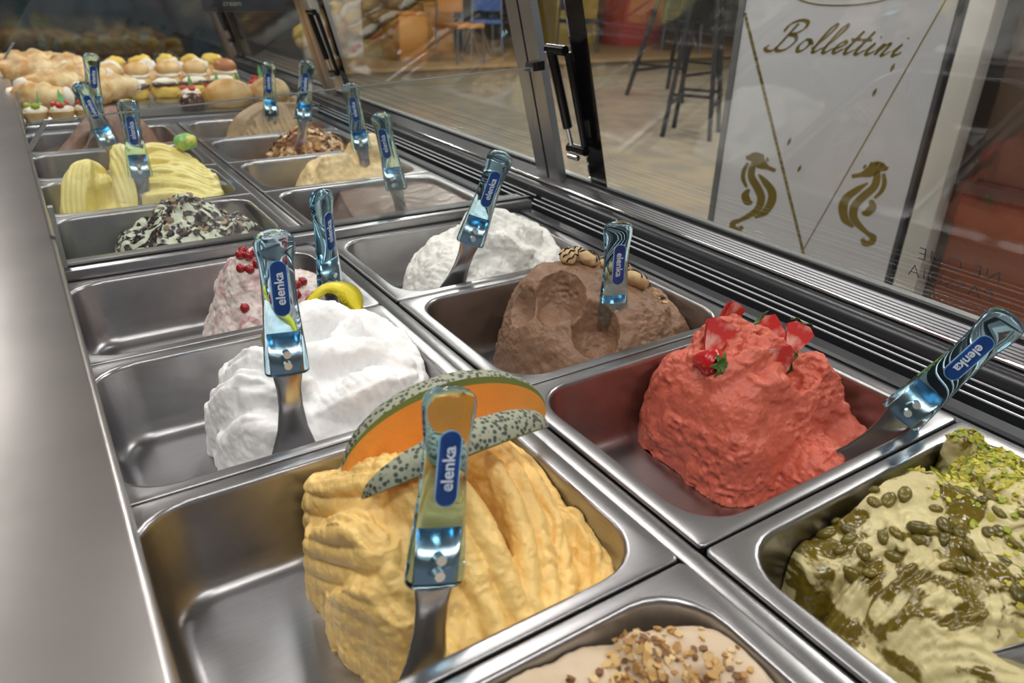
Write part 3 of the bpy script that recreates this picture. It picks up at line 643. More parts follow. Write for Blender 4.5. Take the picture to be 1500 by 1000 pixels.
for k in range(5): f.stroke([(-.19, yb + .20 - .036 * k, .06 - .012 * k), (-.15, yb + .185 - .034 * k, .072 - .015 * k), (-.105, yb + .155 - .028 * k, .052 - .014 * k), (-.072, yb + .12 - .018 * k, .018 - .012 * k)], .019, .012, 4, .0035)
f.build('pale_yellow_gelato', M_YELL, 'pale yellow ice cream piped in tall ridged swirls', .0008, 50, 3, 28, voxel=.0022,
    combs=[((-.30, yb + .10, .02), .05, 'line', (1, -.5, .1), .0095, .0034), ((-.225, yb + .09, .03), (.03, .06, .07), 'line', (1, .2, 0), .009, .0034), ((-.12, yb + .12, .03), (.08, .08, .06), 'line', (.35, 1, .5), .0105, .0034), ((-.27, yb + .05, -.03), (.05, .03, .04), 'line', (.2, .3, 1), .010, .003)])
f = Field('A', FAR0 + 2 * W_, .003); yb = FAR0 + 2 * W_
f.dome(-.15, yb + .12, .11, .09, -.01, a=2.4); f.lumps(.016, 40, 91)
b2 = f.build('brown_gelato', M_BROWN, 'low brown ice cream half hidden behind the yellow swirls', .003, 55, 4, 29, voxel=.003)
bits('chopped_nut_topping', f, [(-.15, yb + .12, .09, .07, 1)], 160, .005, NUTB, b2, .5, 14)
f = Field('A', FAR0 + 3 * W_, .003); yb = FAR0 + 3 * W_
f.dome(-.17, yb + .125, .15, .11, .010, a=2.2, b=.8); f.dome(-.15, yb + .14, .085, .085, .055, a=2.4)
for k in range(5): f.stroke([(-.33 + .012 * k, yb + .06 + .012 * k, -.04 + .006 * k), (-.27 + .012 * k, yb + .08 + .02 * k, .012 + .008 * k), (-.20 + .01 * k, yb + .10 + .02 * k, .05 + .004 * k)], .018, .012, 2, .003)
f.build('milk_chocolate_gelato', M_BROWN, 'milk chocolate ice cream with long ridges in the farthest left pan', .0014, 45, 3, 30, voxel=.003,
    combs=[((-.26, yb + .10, .0), .09, 'line', (.25, 1, -.6), .016, .004)])

# ------------------------------------------------------------------ spatulas
def handle_mat():
    m, ns, ls, b = newmat('blue_clear_acrylic')
    b.inputs['Base Color'].default_value = (.93, .98, 1, 1); b.inputs['Roughness'].default_value = .02; b.inputs['IOR'].default_value = 1.28
    b.inputs['Transmission Weight'].default_value = 1
    v = N(ns, 'ShaderNodeVolumeAbsorption'); v.inputs['Color'].default_value = (.16, .72, .93, 1); v.inputs['Density'].default_value = 32
    ls.new(v.outputs[0], ns['Material Output'].inputs['Volume'])
    return m
ACR = handle_mat()
BADGE = pbr('blue_badge', (.012, .07, .30), .3); BADGET = pbr('badge_lettering', (.62, .72, .85), .4); RIVET = pbr('rivet', (.75, .78, .78), .2, .6)
BADGER = pbr('badge_rim', (.35, .55, .75), .3)
def sec(w, d, n=24, p=2.25):
    P = []
    for k in range(n):
        a = 2 * math.pi * k / n; c, s = math.cos(a), math.sin(a)
        P.append((w * math.copysign(abs(c) ** (2 / p), c), d * math.copysign(abs(s) ** (2 / p), s)))
    return P
def loft(name, secs, mat, parent=None, caps=True):
    V = []; F = []; n = len(secs[0][0])
    for P, z, off in secs: V += [(x, y + off, z) for x, y in P]
    for i in range(len(secs) - 1):
        for k in range(n): F.append((i * n + k, i * n + (k + 1) % n, (i + 1) * n + (k + 1) % n, (i + 1) * n + k))
    if caps: F.append(tuple(range(n))[::-1]); F.append(tuple((len(secs) - 1) * n + k for k in range(n)))
    return mesh(name, V, F, mat, parent, smooth=True)
HL = .136
def spat_meshes():
    hs = []
    for t, w, d in ((0, .0190, .0095), (.015, .0205, .0108), (.06, .0205, .0112), (.16, .0197, .0108), (.30, .0180, .0102), (.50, .0160, .0094), (.66, .0155, .0090), (.76, .0160, .0094), (.85, .0178, .0104), (.915, .0184, .0108), (.955, .0168, .0098), (.982, .0125, .0076), (1.0, .004, .003)):
        hs.append((sec(w, d), t * HL, 0))
    h = loft('handle', hs, ACR)
    bl = []
    BL = .112
    for t, w, d, off in ((-.36, .0145, .0009, 0), (-.02, .0145, .0010, 0), (0.02, .0135, .0016, 0), (.14, .0115, .0030, 0), (.3, .0115, .0034, .0005), (.5, .0145, .0026, .002), (.7, .0215, .0016, .004), (.86, .0265, .0010, .006), (1.0, .0280, .0007, .008)):
        P = sec(w, d, 20, 2.2); P = [(x, y - (x * x) * 9 * max(0, t - .1) * .6) for x, y in P]
        bl.append((P, -t * BL, off))
    b = loft('blade', bl[::-1], BLADE)
    P = rrect(-.0072, .0072, -.025, .025, .007, 0)
    bd = prism('badge', [(p[0], p[1]) for p in P], -.0011, 0, BADGE, axis='z')
    P2 = rrect(-.0080, .0080, -.0258, .0258, .0078, 0); rim = prism('badge_rim', [(p[0], p[1]) for p in P2], -.0013, -.0002, BADGER, axis='z')
    tx = text_mesh('lettering', 'elenka', .0118, BADGET, offset=.00022, extrude=.0002)
    rv = tube('rivet', [(0, -.0012, 0), (0, .0112, 0)], .0036, RIVET, n=14)
    out = [o.data for o in (h, b, bd, rim, tx, rv)]
    for o in (h, b, bd, rim, tx, rv): bpy.data.objects.remove(o)
    return out
SM = spat_meshes()
def spatula(base, top, az, label, flip=False, extra=.0, roll=0):
    """base: where the blade enters the ice cream, top: end of the handle, az: heading the badge faces"""
    B, T = Vector(base), Vector(top); a = (T - B).normalized(); J = T - a * HL
    fdir = Vector((math.cos(math.radians(az)), math.sin(math.radians(az)), 0)); fn = (fdir - a * fdir.dot(a)).normalized(); xr = a.cross(fn)
    # local frame: x = across, y = towards the reader's back, z = up the handle; badge on -y side
    R = Matrix((xr * -1, fn * -1, a)).transposed().to_4x4()
    if R.determinant() < 0: R = Matrix((xr, fn * -1, a)).transposed().to_4x4()
    e = bpy.data.objects.new('gelato_spatula', None); COL.objects.link(e); e.matrix_world = Matrix.Translation(J) @ R; e.empty_display_size = .03
    tag(e, label, 'spatula', 'blue-handled spatulas')
    def add(nm, me, mtx, par):
        o = bpy.data.objects.new(nm, me); COL.objects.link(o); o.parent = par; o.matrix_basis = mtx; return o
    h = add('handle', SM[0], Matrix.Identity(4), e); b = add('blade', SM[1], Matrix.Identity(4), e)
    fz = Matrix.Rotation(math.radians(90), 4, 'X')
    bd = add('badge', SM[2], Matrix.Translation((0, -.0088, .083)) @ fz, e)
    add('badge_rim', SM[3], Matrix.Identity(4), bd)
    add('lettering', SM[4], Matrix.Translation((0, 0, .0003)) @ Matrix.Rotation(math.radians(-90 if flip else 90), 4, 'Z'), bd)
    add('rivet', SM[5], Matrix.Translation((0, -.0100, .010)), b); add('rivet', SM[5], Matrix.Translation((0, -.0100, .021)), b)
    return e
spatula((-.212, -.504, -.03), (-.169, -.463, .149), 258, 'blue-handled spatula standing in the mango ice cream, nearest the camera')
spatula((-.209, -.214, -.02), (-.196, -.18, .178), 262, 'blue-handled spatula standing in the white lemon ice cream')
spatula((-.070, .053, -.01), (-.080, .03, .150), 300, 'blue-handled spatula standing in the red-currant ice cream')
spatula((.112, .043, -.01), (.178, .03, .172), 250, 'blue-handled spatula leaning in the fluffy white ice cream')
spatula((.208, -.190, -.03), (.205, -.188, .130), 255, 'blue-handled spatula standing in the chocolate ice cream', flip=True)
spatula((.262, -.500, -.05), (.355, -.564, .122), 205, 'blue-handled spatula leaning out of the strawberry pan at the right edge', flip=True)
spatula((.181, .375, .0), (.160, .40, .170), 225, 'teal blue-handled spatula standing in the flat brown ice cream')
spatula((.250, .70, -.01), (.232, .72, .176), 250, 'blue-handled spatula standing in the pale cream ice cream')
spatula((.192, .96, .0), (.226, .96, .198), 245, 'blue-handled spatula standing in the almond-topped ice cream')
spatula((.200, 1.225, .0), (.212, 1.23, .170), 240, 'blue-handled spatula standing in the coffee swirl ice cream')
spatula((-.202, .662, -.01), (-.198, .68, .174), 265, 'blue-handled spatula standing in the pale yellow swirl ice cream')
spatula((-.205, 1.02, .01), (-.243, 1.03, .164), 270, 'tilted blue-handled spatula in the low brown ice cream')
spatula((-.222, 1.222, .0), (-.192, 1.223, .203), 280, 'blue-handled spatula in the farthest left milk chocolate ice cream')

spatula((.117, -.728, -.03), (.235, -.792, .138), 200, 'spatula blade dipping into the pistachio ice cream at the right edge of the picture')

# ------------------------------------------------------------------ toppings
FLESH = pbr('melon_flesh', (.84, .36, .07), .35, bump=.3, bscale=250, var=.12, vscale=30, sss=.1)
RINDG = pbr('melon_green_rim', (.16, .21, .05), .5, var=.2)
NET = two_tone('netted_rind', (.045, .065, .045), (.33, .34, .25), scale=250, lo=.36, hi=.52, rough=.6, voronoi=True, bump=.5, bscale=150)
def melon(name, a, b, apex, w, hw, dp, label, rim=.0035):
    """crescent wedge: outer arc through a, apex, b; rind faces w; apex of the wedge points the other way"""
    A, Bv, M_ = Vector(a), Vector(b), Vector(apex); u = (Bv - A).normalized(); wv = Vector(w); wv = (wv - u * wv.dot(u)).normalized(); v = u.cross(wv)
    e = empty(name, A.lerp(Bv, .5)); tag(e, label, 'melon slice'); o0 = A.lerp(Bv, .5)
    h = (M_ - o0).dot(wv) + .0; half = (Bv - A).length / 2; sd = (M_ - o0).dot(v); n = 26
    def ring(t, layer):
        s = math.sin(math.pi * t) ** .75; x = -half * math.cos(math.pi * t); c = u * x + v * sd * s + wv * (h * math.sin(math.pi * t))
        k = max(s, .06); out = []
        for q in (-1, -.5, 0, .5, 1):
            out.append(c + v * (hw * k * q) + wv * ((1 - q * q) * hw * .35 * k - (rim * k if layer else 0)))
        return out, c - wv * dp * k
    # rind shell
    V = []; F = []
    for i in range(n + 1):
        t = i / n; r0, _ = ring(t, 0); r1, _ = ring(t, 1); V += r0 + r1[::-1]
    for i in range(n):
        for k in range(10): F.append((i * 10 + k, i * 10 + (k + 1) % 10, (i + 1) * 10 + (k + 1) % 10, (i + 1) * 10 + k))
    F.append(tuple(range(10))[::-1]); F.append(tuple(n * 10 + k for k in range(10)))
    rd = mesh('rind', V, F, NET, e, smooth=True); rd.data.materials.append(RINDG)
    for p in rd.data.polygons:
        if p.index < n * 10 and p.index % 10 in (4, 9): p.material_index = 1
    rd.data.set_sharp_from_angle(angle=math.radians(40))
    V = []; F = []
    for i in range(n + 1):
        r1, ap = ring(i / n, 1); V += r1 + [ap]
    for i in range(n):
        for k in range(6): F.append((i * 6 + k, i * 6 + (k + 1) % 6, (i + 1) * 6 + (k + 1) % 6, (i + 1) * 6 + k))
    F.append(tuple(range(6))[::-1]); F.append(tuple(n * 6 + k for k in range(6)))
    fl = mesh('flesh', V, F, FLESH, e, smooth=True); fl.data.set_sharp_from_angle(angle=math.radians(40))
    return e
melon('melon_slice', (-.208, -.345, .024), (-.012, -.350, .010), (-.105, -.352, .084), (0, .30, 1), .012, .050, 'orange melon slice with a green rim, cut side showing, at the back of the mango', rim=.006)
melon('melon_slice', (-.215, -.408, .040), (-.045, -.398, .040), (-.125, -.425, .076), (0, -.62, 1), .0125, .030, 'front melon slice with grey-green netted rind lying on the mango', rim=.004)

LEMONP = pbr('lemon_peel', (.78, .66, .03), .4, bump=.3, bscale=300); 
def ribbon(name, pts, w, th, mat, label=None, cat=None, tw=(0, 0), parent=None, group=None):
    P = catmull(pts, 8); V = []; F = []; m = len(P)
    for i in range(m):
        d = P[min(i + 1, m - 1)] - P[max(i - 1, 0)]; d = d / np.linalg.norm(d); t = i / (m - 1); an = math.radians(tw[0] + (tw[1] - tw[0]) * t)
        s = np.cross(d, [0, 0, 1]); s /= np.linalg.norm(s); n = np.cross(s, d); S = s * math.cos(an) + n * math.sin(an); Nn = np.cross(S, d)
        k = w * (math.sin(math.pi * min(max(t, .04), .96)) ** .45)
        V += [P[i] - S * k - Nn * .10 * w, P[i] + Nn * w * .25, P[i] + S * k - Nn * .10 * w, P[i] + Nn * (w * .25 - th)]
    for i in range(m - 1):
        for k in range(4): F.append((i * 4 + k, i * 4 + (k + 1) % 4, (i + 1) * 4 + (k + 1) % 4, (i + 1) * 4 + k))
    F.append((3, 2, 1, 0)); F.append(tuple((m - 1) * 4 + k for k in range(4)))
    o = mesh(name, V, F, mat, parent, smooth=True)
    if label: tag(o, label, cat, group)
    return o
ribbon('lemon_peel', [(-.195, -.100, .020), (-.182, -.070, .034), (-.158, -.052, .038), (-.132, -.044, .036)], .013, .002, LEMONP, 'yellow lemon peel strip curled behind the spatula of the white ice cream', 'lemon peel', (10, 70))
ribbon('lemon_peel', [(-.135, -.048, .040), (-.110, -.044, .056), (-.088, -.054, .052), (-.080, -.072, .030)], .017, .002, LEMONP, 'rounded yellow lemon peel on top of the white ice cream at right', 'lemon peel', (20, -30))

# berries
RED = pbr('red_currant', (.30, .012, .018), .16, spec=.7); BLUEB = pbr('blueberry', (.02, .02, .045), .4); STEM = pbr('dry_stem', (.30, .20, .08), .6)
def ball(name, r, seg=14, sq=1):
    bm = bmesh.new(); bmesh.ops.create_uvsphere(bm, u_segments=seg, v_segments=seg // 2 + 1, radius=r)
    for v in bm.verts: v.co.z *= sq
    me = bpy.data.meshes.new(name); bm.to_mesh(me); bm.free(); me.polygons.foreach_set('use_smooth', [True] * len(me.polygons)); return me
CUR = ball('red_currant', .0062); CUR.materials.append(RED)
ST = ball('stem_end', .0014, 8); ST.materials.append(STEM)
cl1 = [(-.150, .155), (-.162, .128), (-.152, .124), (-.142, .130), (-.168, .106), (-.158, .102), (-.147, .106), (-.176, .078), (-.138, .112), (-.155, .140)]
cl2 = [(-.112, .098), (-.104, .086), (-.095, .090), (-.110, .072), (-.098, .058), (-.088, .064), (-.100, .042)]
for cl, lab in ((cl1, 'shiny red currant in the cluster on the peak of the pinkish ice cream'), (cl2, 'shiny red currant in the cluster at the right side of the pinkish ice cream')):
    for x, y in cl:
        o = bpy.data.objects.new('red_currant', CUR); COL.objects.link(o); o.location = (x, y, F_CURR.h(x, y) + .0045); o.rotation_euler = (random.uniform(-.8, .8), random.uniform(-.8, .8), 0)
        tag(o, lab, 'berry', lab[6:])
        q = bpy.data.objects.new('stem_end', ST); COL.objects.link(q); q.parent = o; q.location = (0, 0, .0062)
o = link('blueberry', ball('blueberry', .0072), BLUEB); o.location = (-.120, .052, F_CURR.h(-.120, .052) + .005); tag(o, 'single dark blueberry among the red currants', 'berry')
# striped biscuits on chocolate
BISC = pbr('biscuit', (.62, .43, .22), .6, bump=.6, bscale=130, var=.12, vscale=60); STRIPE = pbr('choc_stripe', (.02, .012, .012), .25)
def biscuit(x, y, r, sq, label, rx=0, ry=0, dz=.008, n_str=3):
    e = empty('biscuit', (x, y, F_CHOC.h(x, y) + dz)); tag(e, label, 'biscuit', 'biscuits on the chocolate ice cream'); e.rotation_euler = (rx, ry, random.uniform(0, 3))
    bm = bmesh.new(); bmesh.ops.create_icosphere(bm, subdivisions=3, radius=r)
    for v in bm.verts:
        k = 1 + .09 * math.sin(v.co.x * 410 + v.co.y * 300) * math.cos(v.co.z * 350); v.co = v.co * k; v.co.z *= sq
    bm_obj('biscuit_body', bm, BISC, e, smooth=True)
    for k in range(n_str):
        yy = (k - (n_str - 1) / 2) * r * .55; P = []
        for t in np.linspace(-.95, .95, 12):
            X = t * r * .95; q = 1 - (X / r) ** 2 - (yy / r) ** 2
            P.append((X, yy + .0012 * math.sin(t * 7 + k), sq * r * math.sqrt(max(q, .02)) + .0004))
        tube('chocolate_stripe', P, .0011, STRIPE, e, n=6)
for a_ in [(.203, -.098, .0125, .75, 'round striped biscuit, leftmost on the chocolate ice cream', .5, -.2), (.228, -.082, .0135, .8, 'pale round biscuit at the back of the chocolate ice cream', -.2, .2), (.222, -.118, .0150, .65, 'dark-striped biscuit just left of the chocolate spatula', .5, -.3), (.262, -.110, .0125, .7, 'crumbly biscuit right behind the chocolate spatula', .2, .3), (.283, -.118, .011, .8, 'small broken biscuit at the far right of the chocolate ice cream', .1, .5), (.268, -.160, .0185, .55, 'large striped biscuit sunk in the right slope of the chocolate ice cream', .7, .1)]: biscuit(*a_)
bits('biscuit_crumbs', F_CHOC, [(.27, -.10, .04, .02, 1), (.31, -.15, .02, .05, .5)], 70, .0032, island('biscuit_crumb', [(.62, .43, .22), (.55, .36, .17), (.05, .03, .025)], .6), choc, .7, 15)

# strawberries
SB = two_tone('strawberry_skin', (.50, .012, .016), (.50, .30, .06), scale=190, lo=.16, hi=.10, rough=.22, voronoi=True, bump=.3, bscale=200)
SBC = two_tone('strawberry_cut', (.62, .045, .04), (.85, .48, .40), scale=45, lo=.48, hi=.66, rough=.3, bump=.1)
LEAF = pbr('strawberry_leaf', (.07, .16, .03), .5)
def berry_prof(t): return min(1, .45 + t * 3.2) * max(1 - t, 0) ** .62 * 1.12
def strawberry(x, y, size, rot, label, half=True, dz=.008, leaves=True):
    e = empty('strawberry', (x, y, F_STRAW.h(x, y) + dz)); tag(e, label, 'strawberry', 'strawberries on the strawberry ice cream'); e.rotation_euler = rot
    V = []; F = []; n = 14; m = 12; full = math.pi if half else 2 * math.pi; nn = n + 1 if half else n
    for i in range(m + 1):
        t = i / m; r = berry_prof(t) * size * .55 + .0002
        for k in range(nn):
            a = full * k / n; V.append((r * math.cos(a), r * math.sin(a) * (1 if half else 1), -t * size * 1.25 + size * .5))
    for i in range(m):
        for k in range(n):
            k2 = k + 1 if half else (k + 1) % n; F.append((i * nn + k, i * nn + k2, (i + 1) * nn + k2, (i + 1) * nn + k))
    F.append(tuple(range(nn))); F.append(tuple(m * nn + k for k in range(nn))[::-1])
    mesh('skin', V, F, SB, e, smooth=True)
    if half:
        Vc = [(V[i * nn][0], -.0003, V[i * nn][2]) for i in range(m + 1)] + [(V[i * nn + n][0], -.0003, V[i * nn + n][2]) for i in range(m + 1)]
        mesh('cut_face', Vc, [(i, i + 1, m + 2 + i, m + 1 + i) for i in range(m)], SBC, e)
    if leaves:
        V = []; F = []
        for k in range(6):
            a = (math.pi * (k + .5) / 6) if half else 2 * math.pi * k / 6; c, s = math.cos(a), math.sin(a); l = size * .50; i0 = len(V)
            for q, wd, up in ((0, .0012, 0), (.5, .0034, .004), (1, .0004, .001)):
                px, py = c * l * q, s * l * q
                V += [(px - s * wd, py + c * wd, size * .5 + up), (px + s * wd, py - c * wd, size * .5 + up + .0006)]
            F += [(i0, i0 + 1, i0 + 3, i0 + 2), (i0 + 2, i0 + 3, i0 + 5, i0 + 4)]
        o = mesh('leaves', V, F, LEAF, e); md = o.modifiers.new('s', 'SOLIDIFY'); md.thickness = .0006
    return e
strawberry(.182, -.372, .029, (1.2, -.9, .3), 'whole dark red strawberry at the left top of the strawberry ice cream', half=False)
strawberry(.208, -.358, .034, (-.35, .5, -.5), 'cut strawberry standing upright next to the whole one', dz=.014, leaves=False)
strawberry(.255, -.335, .030, (-.3, 2.6, -.2), 'cut strawberry at the very back of the strawberry ice cream', dz=.010)
strawberry(.300, -.355, .032, (-.5, -1.0, -.6), 'cut strawberry lying at the right back edge of the strawberry ice cream', dz=.010)
strawberry(.318, -.378, .031, (-.5, .4, -.7), 'rightmost cut strawberry on the strawberry ice cream', dz=.016)
strawberry(.245, -.408, .032, (.3, 1.75, -.35), 'long cut strawberry with green leaves lying in front on the strawberry ice cream', dz=.006)
# candy on the yellow swirl
CANDY = two_tone('green_yellow_candy', (.16, .48, .16), (.62, .62, .12), scale=45, lo=.45, hi=.6, rough=.35, bump=0)
bm = bmesh.new(); bmesh.ops.create_icosphere(bm, subdivisions=3, radius=.019)
for v in bm.verts: v.co.x *= 1.15; v.co.z *= .85; v.co *= 1 + .1 * math.sin(v.co.x * 300) * math.sin(v.co.y * 260)
o = bm_obj('marzipan_candy', bm, CANDY, smooth=True); o.location = (-.098, FAR0 + W_ + .16, .075); tag(o, 'lumpy green and yellow sweet on top of the pale yellow swirl', 'candy')

# ------------------------------------------------------------------ pastries
BUN = two_tone('baked_bun', (.62, .33, .09), (.80, .56, .27), scale=14, lo=.4, hi=.65, rough=.45, bump=.15, bscale=80)
BUNR = pbr('browned_bun', (.50, .20, .07), .4, var=.2, vscale=25)
CUST = pbr('yellow_custard', (.86, .60, .12), .4, bump=.4, bscale=90, var=.12)
WCRM = pbr('white_cream', (.86, .80, .68), .5, bump=.3, bscale=90)
FLAKY = two_tone('flaky_pastry', (.55, .29, .09), (.85, .66, .36), scale=18, lo=.4, hi=.62, rough=.5, bump=.5, bscale=70)
CHOCD = pbr('chocolate_glaze', (.07, .03, .02), .25); FRUITR = pbr('red_fruit', (.55, .03, .02), .25); FRUITG = pbr('green_kiwi', (.32, .42, .04), .35); MINTL = pbr('mint_leaf', (.16, .55, .20), .45)
TRAYM = pbr('steel_tray', (.45, .45, .44), .3, 1)
PZ = .008
tray = box('pastry_tray', -.375, .39, 1.50, 2.745, -.06, PZ, TRAYM, bev=.003); tag(tray, 'flat steel tray floor carrying the pastries', 'tray')
def blob(name, r, sx, sy, sz, mat, parent, loc, seed=0, rough=.1, sub=3, cut=False):
    bm = bmesh.new(); bmesh.ops.create_icosphere(bm, subdivisions=sub, radius=1)
    P = np.array([v.co[:] for v in bm.verts]); n = fbm(P + seed * 3.1, 1.6, 3, seed)
    for v, k in zip(bm.verts, n):
        v.co *= 1 + rough * 2 * k; v.co = (v.co.x * r * sx, v.co.y * r * sy, max(v.co.z, -.55 if cut else -2) * r * sz)
    o = bm_obj(name, bm, mat, parent, smooth=True); o.location = loc; return o
def puff(x, y, r, kind, label, z=PZ):
    e = empty('cream_puff', (x, y, z)); tag(e, label, 'pastry', 'cream puffs')
    s = random.randint(0, 99)
    blob('bottom_bun', r, 1, 1, .75, CUST if kind == 'drizzle' else BUN, e, (0, 0, r * .42), s, .08, cut=True)
    if kind == 'custard':
        blob('custard_top', r * .85, 1, 1, .75, CUST, e, (0, 0, r * 1.15), s + 1, .28)
    elif kind == 'cream':
        blob('cream_top', r * .85, 1, 1, .75, WCRM, e, (0, 0, r * 1.15), s + 1, .22)
    elif kind == 'bun':
        blob('cream_filling', r * .92, 1, 1, .3, WCRM, e, (0, 0, r * .95), s + 1, .12); blob('top_bun', r * .9, 1, 1, .7, BUN, e, (0, 0, r * 1.35), s + 2, .06)
    elif kind == 'brown':
        blob('cream_filling', r * .92, 1, 1, .3, WCRM, e, (0, 0, r * .95), s + 1, .12); blob('top_bun', r * .9, 1, 1, .7, BUNR, e, (0, 0, r * 1.35), s + 2, .05)
    elif kind == 'drizzle':
        blob('chocolate_glaze', r * .98, 1, 1, .3, CHOCD, e, (0, 0, r * .92), s + 1, .22); blob('cream_layer', r * .86, 1, 1, .32, WCRM, e, (0, 0, r * 1.12), s + 2, .16)
    return e
LABS = {'custard': 'cream puff topped with yellow custard', 'cream': 'cream puff topped with pale whipped cream', 'bun': 'filled cream puff with a golden lid', 'brown': 'filled cream puff with a darker brown lid', 'drizzle': 'yellow puff with chocolate glaze and white cream'}
rows = [('custard', 2.36, [-.115, -.03, .06, .15, .24, .32]), ('cream', 2.22, [-.05, .05, .14, .23]), ('bun', 2.06, [-.09, .01, .10, .19]), ('brown', 2.08, [.30]), ('drizzle', 1.86, [-.035, .055, .145, .235])]
ordn = ['first from the left', 'second from the left', 'third from the left', 'fourth from the left', 'fifth from the left', 'sixth from the left']
for kd, y, xs in rows:
    for i, x in enumerate(xs):
        puff(x + random.uniform(-.008, .008), y + random.uniform(-.015, .015), .044 if kd != 'drizzle' else .042, kd, LABS[kd] + (', %s in its row' % ordn[i] if len(xs) > 1 else ' at the right end of the row'))
def fruit_tart(x, y, r, label, fruit=FRUITR):
    e = empty('fruit_tart', (x, y, PZ)); tag(e, label, 'pastry', 'fruit tarts')
    bm = bmesh.new(); bmesh.ops.create_cone(bm, segments=18, radius1=r * .75, radius2=r, depth=r * .7, cap_ends=True)
    o = bm_obj('shell', bm, BUN, e, smooth=True, autos=40); o.location = (0, 0, r * .35)
    blob('cream', r * .85, 1, 1, .5, WCRM, e, (0, 0, r * .72), 3, .2)
    for k in range(3):
        a = 2.1 * k + x * 30; blob('fruit', r * .32, 1, 1, .8, fruit, e, (math.cos(a) * r * .42, math.sin(a) * r * .42, r * 1.1), k, .1, 2)
    V = [(0, -.004, 0), (.002, .004, 0), (r * .5, .007, r * .5), (r * .85, 0, r * .95), (r * .5, -.007, r * .45)]
    o = mesh('mint_leaf', V, [(0, 1, 2, 4), (2, 3, 4)], MINTL, e); o.location = (r * .2, -.01, r * 1.05); md = o.modifiers.new('s', 'SOLIDIFY'); md.thickness = .001; o.rotation_euler = (0, -.5, x * 40)
    return e
for i, (x, y) in enumerate([(.10, 1.735), (.175, 1.75), (.25, 1.765), (.325, 1.80), (.36, 1.90)]):
    fruit_tart(x, y, .036, 'small cream tart with red fruit and a green leaf, %s' % ordn[i])
for i, (x, y) in enumerate([(-.325, 1.56), (-.265, 1.55), (-.205, 1.56)]):
    fruit_tart(x, y, .034, 'little fruit tart in the left corner by the divider, %s' % ordn[i], [FRUITG, FRUITR, FRUITR][i])
def roll(x, y, l, r, rz, label, mat=FLAKY, z=None, tilt=0):
    e = empty('pastry_roll', (x, y, PZ + r * .9 if z is None else z)); tag(e, label, 'pastry', 'flaky pastries'); e.rotation_euler = (0, tilt, rz)
    V = []; F = []; n = 16; m = 18; sd = int(abs(x * 1000 + y * 77)) % 90
    for i in range(m + 1):
        t = i / m; q = r * (1 - abs(2 * t - 1) ** 3.2) ** .5 * (1 + .10 * math.sin(t * 22)) + .001
        for k in range(n):
            a = 2 * math.pi * k / n; V.append(((t - .5) * l, q * math.cos(a), q * .85 * math.sin(a)))
    Vn = np.array(V); Vn *= (1 + .25 * fbm(Vn + sd, 22, 3, sd))[:, None]
    for i in range(m):
        for k in range(n): F.append((i * n + k, i * n + (k + 1) % n, (i + 1) * n + (k + 1) % n, (i + 1) * n + k))
    F.append(tuple(range(n))[::-1]); F.append(tuple(m * n + k for k in range(n)))
    mesh('crust', Vn, F, mat, e, smooth=True)
    blob('filling', r * .62, .6, 1, 1, WCRM, e, (l * .46, 0, 0), sd, .2, 2); blob('filling', r * .62, .6, 1, 1, WCRM, e, (-l * .46, 0, 0), sd + 1, .2, 2)
for i, (x, y, l, r, rz, lab) in enumerate([(-.30, 2.36, .20, .062, .2, 'large flaky pastry at the far left back'), (-.29, 2.12, .20, .060, -.2, 'large flaky pastry beside the counter ledge'), (-.19, 2.28, .17, .055, .9, 'flaky pastry leaning behind the others'), (-.265, 1.88, .18, .052, .5, 'flaky pastry with a red filling spot at the left front'), (-.175, 1.98, .18, .055, .25, 'long golden flaky pastry in the middle of the left heap'), (-.12, 2.12, .16, .048, -.5, 'golden flaky pastry touching the cream puffs'), (-.12, 1.80, .18, .046, .35, 'pale flaky pastry at the front of the left heap'), (-.30, 1.72, .15, .042, -.3, 'small flaky pastry in the left front corner')]):
    roll(x, y, l, r, rz, lab)
def loaf(x, y, sx, sy, sz, label, mat=BUN):
    o = blob('bread_roll', 1, sx, sy, sz, mat, None, (x, y, PZ + sz * .55), 7, .05, 4, cut=True); tag(o, label, 'bread', 'bread rolls by the divider')
loaf(.185, 1.60, .072, .055, .052, 'golden bread roll behind the coffee ice cream'); loaf(.315, 1.62, .062, .055, .050, 'lighter bread roll right of the golden one', FLAKY)
loaf(.075, 1.585, .036, .036, .030, 'small dark cup cake left of the golden bread roll', CHOCD)

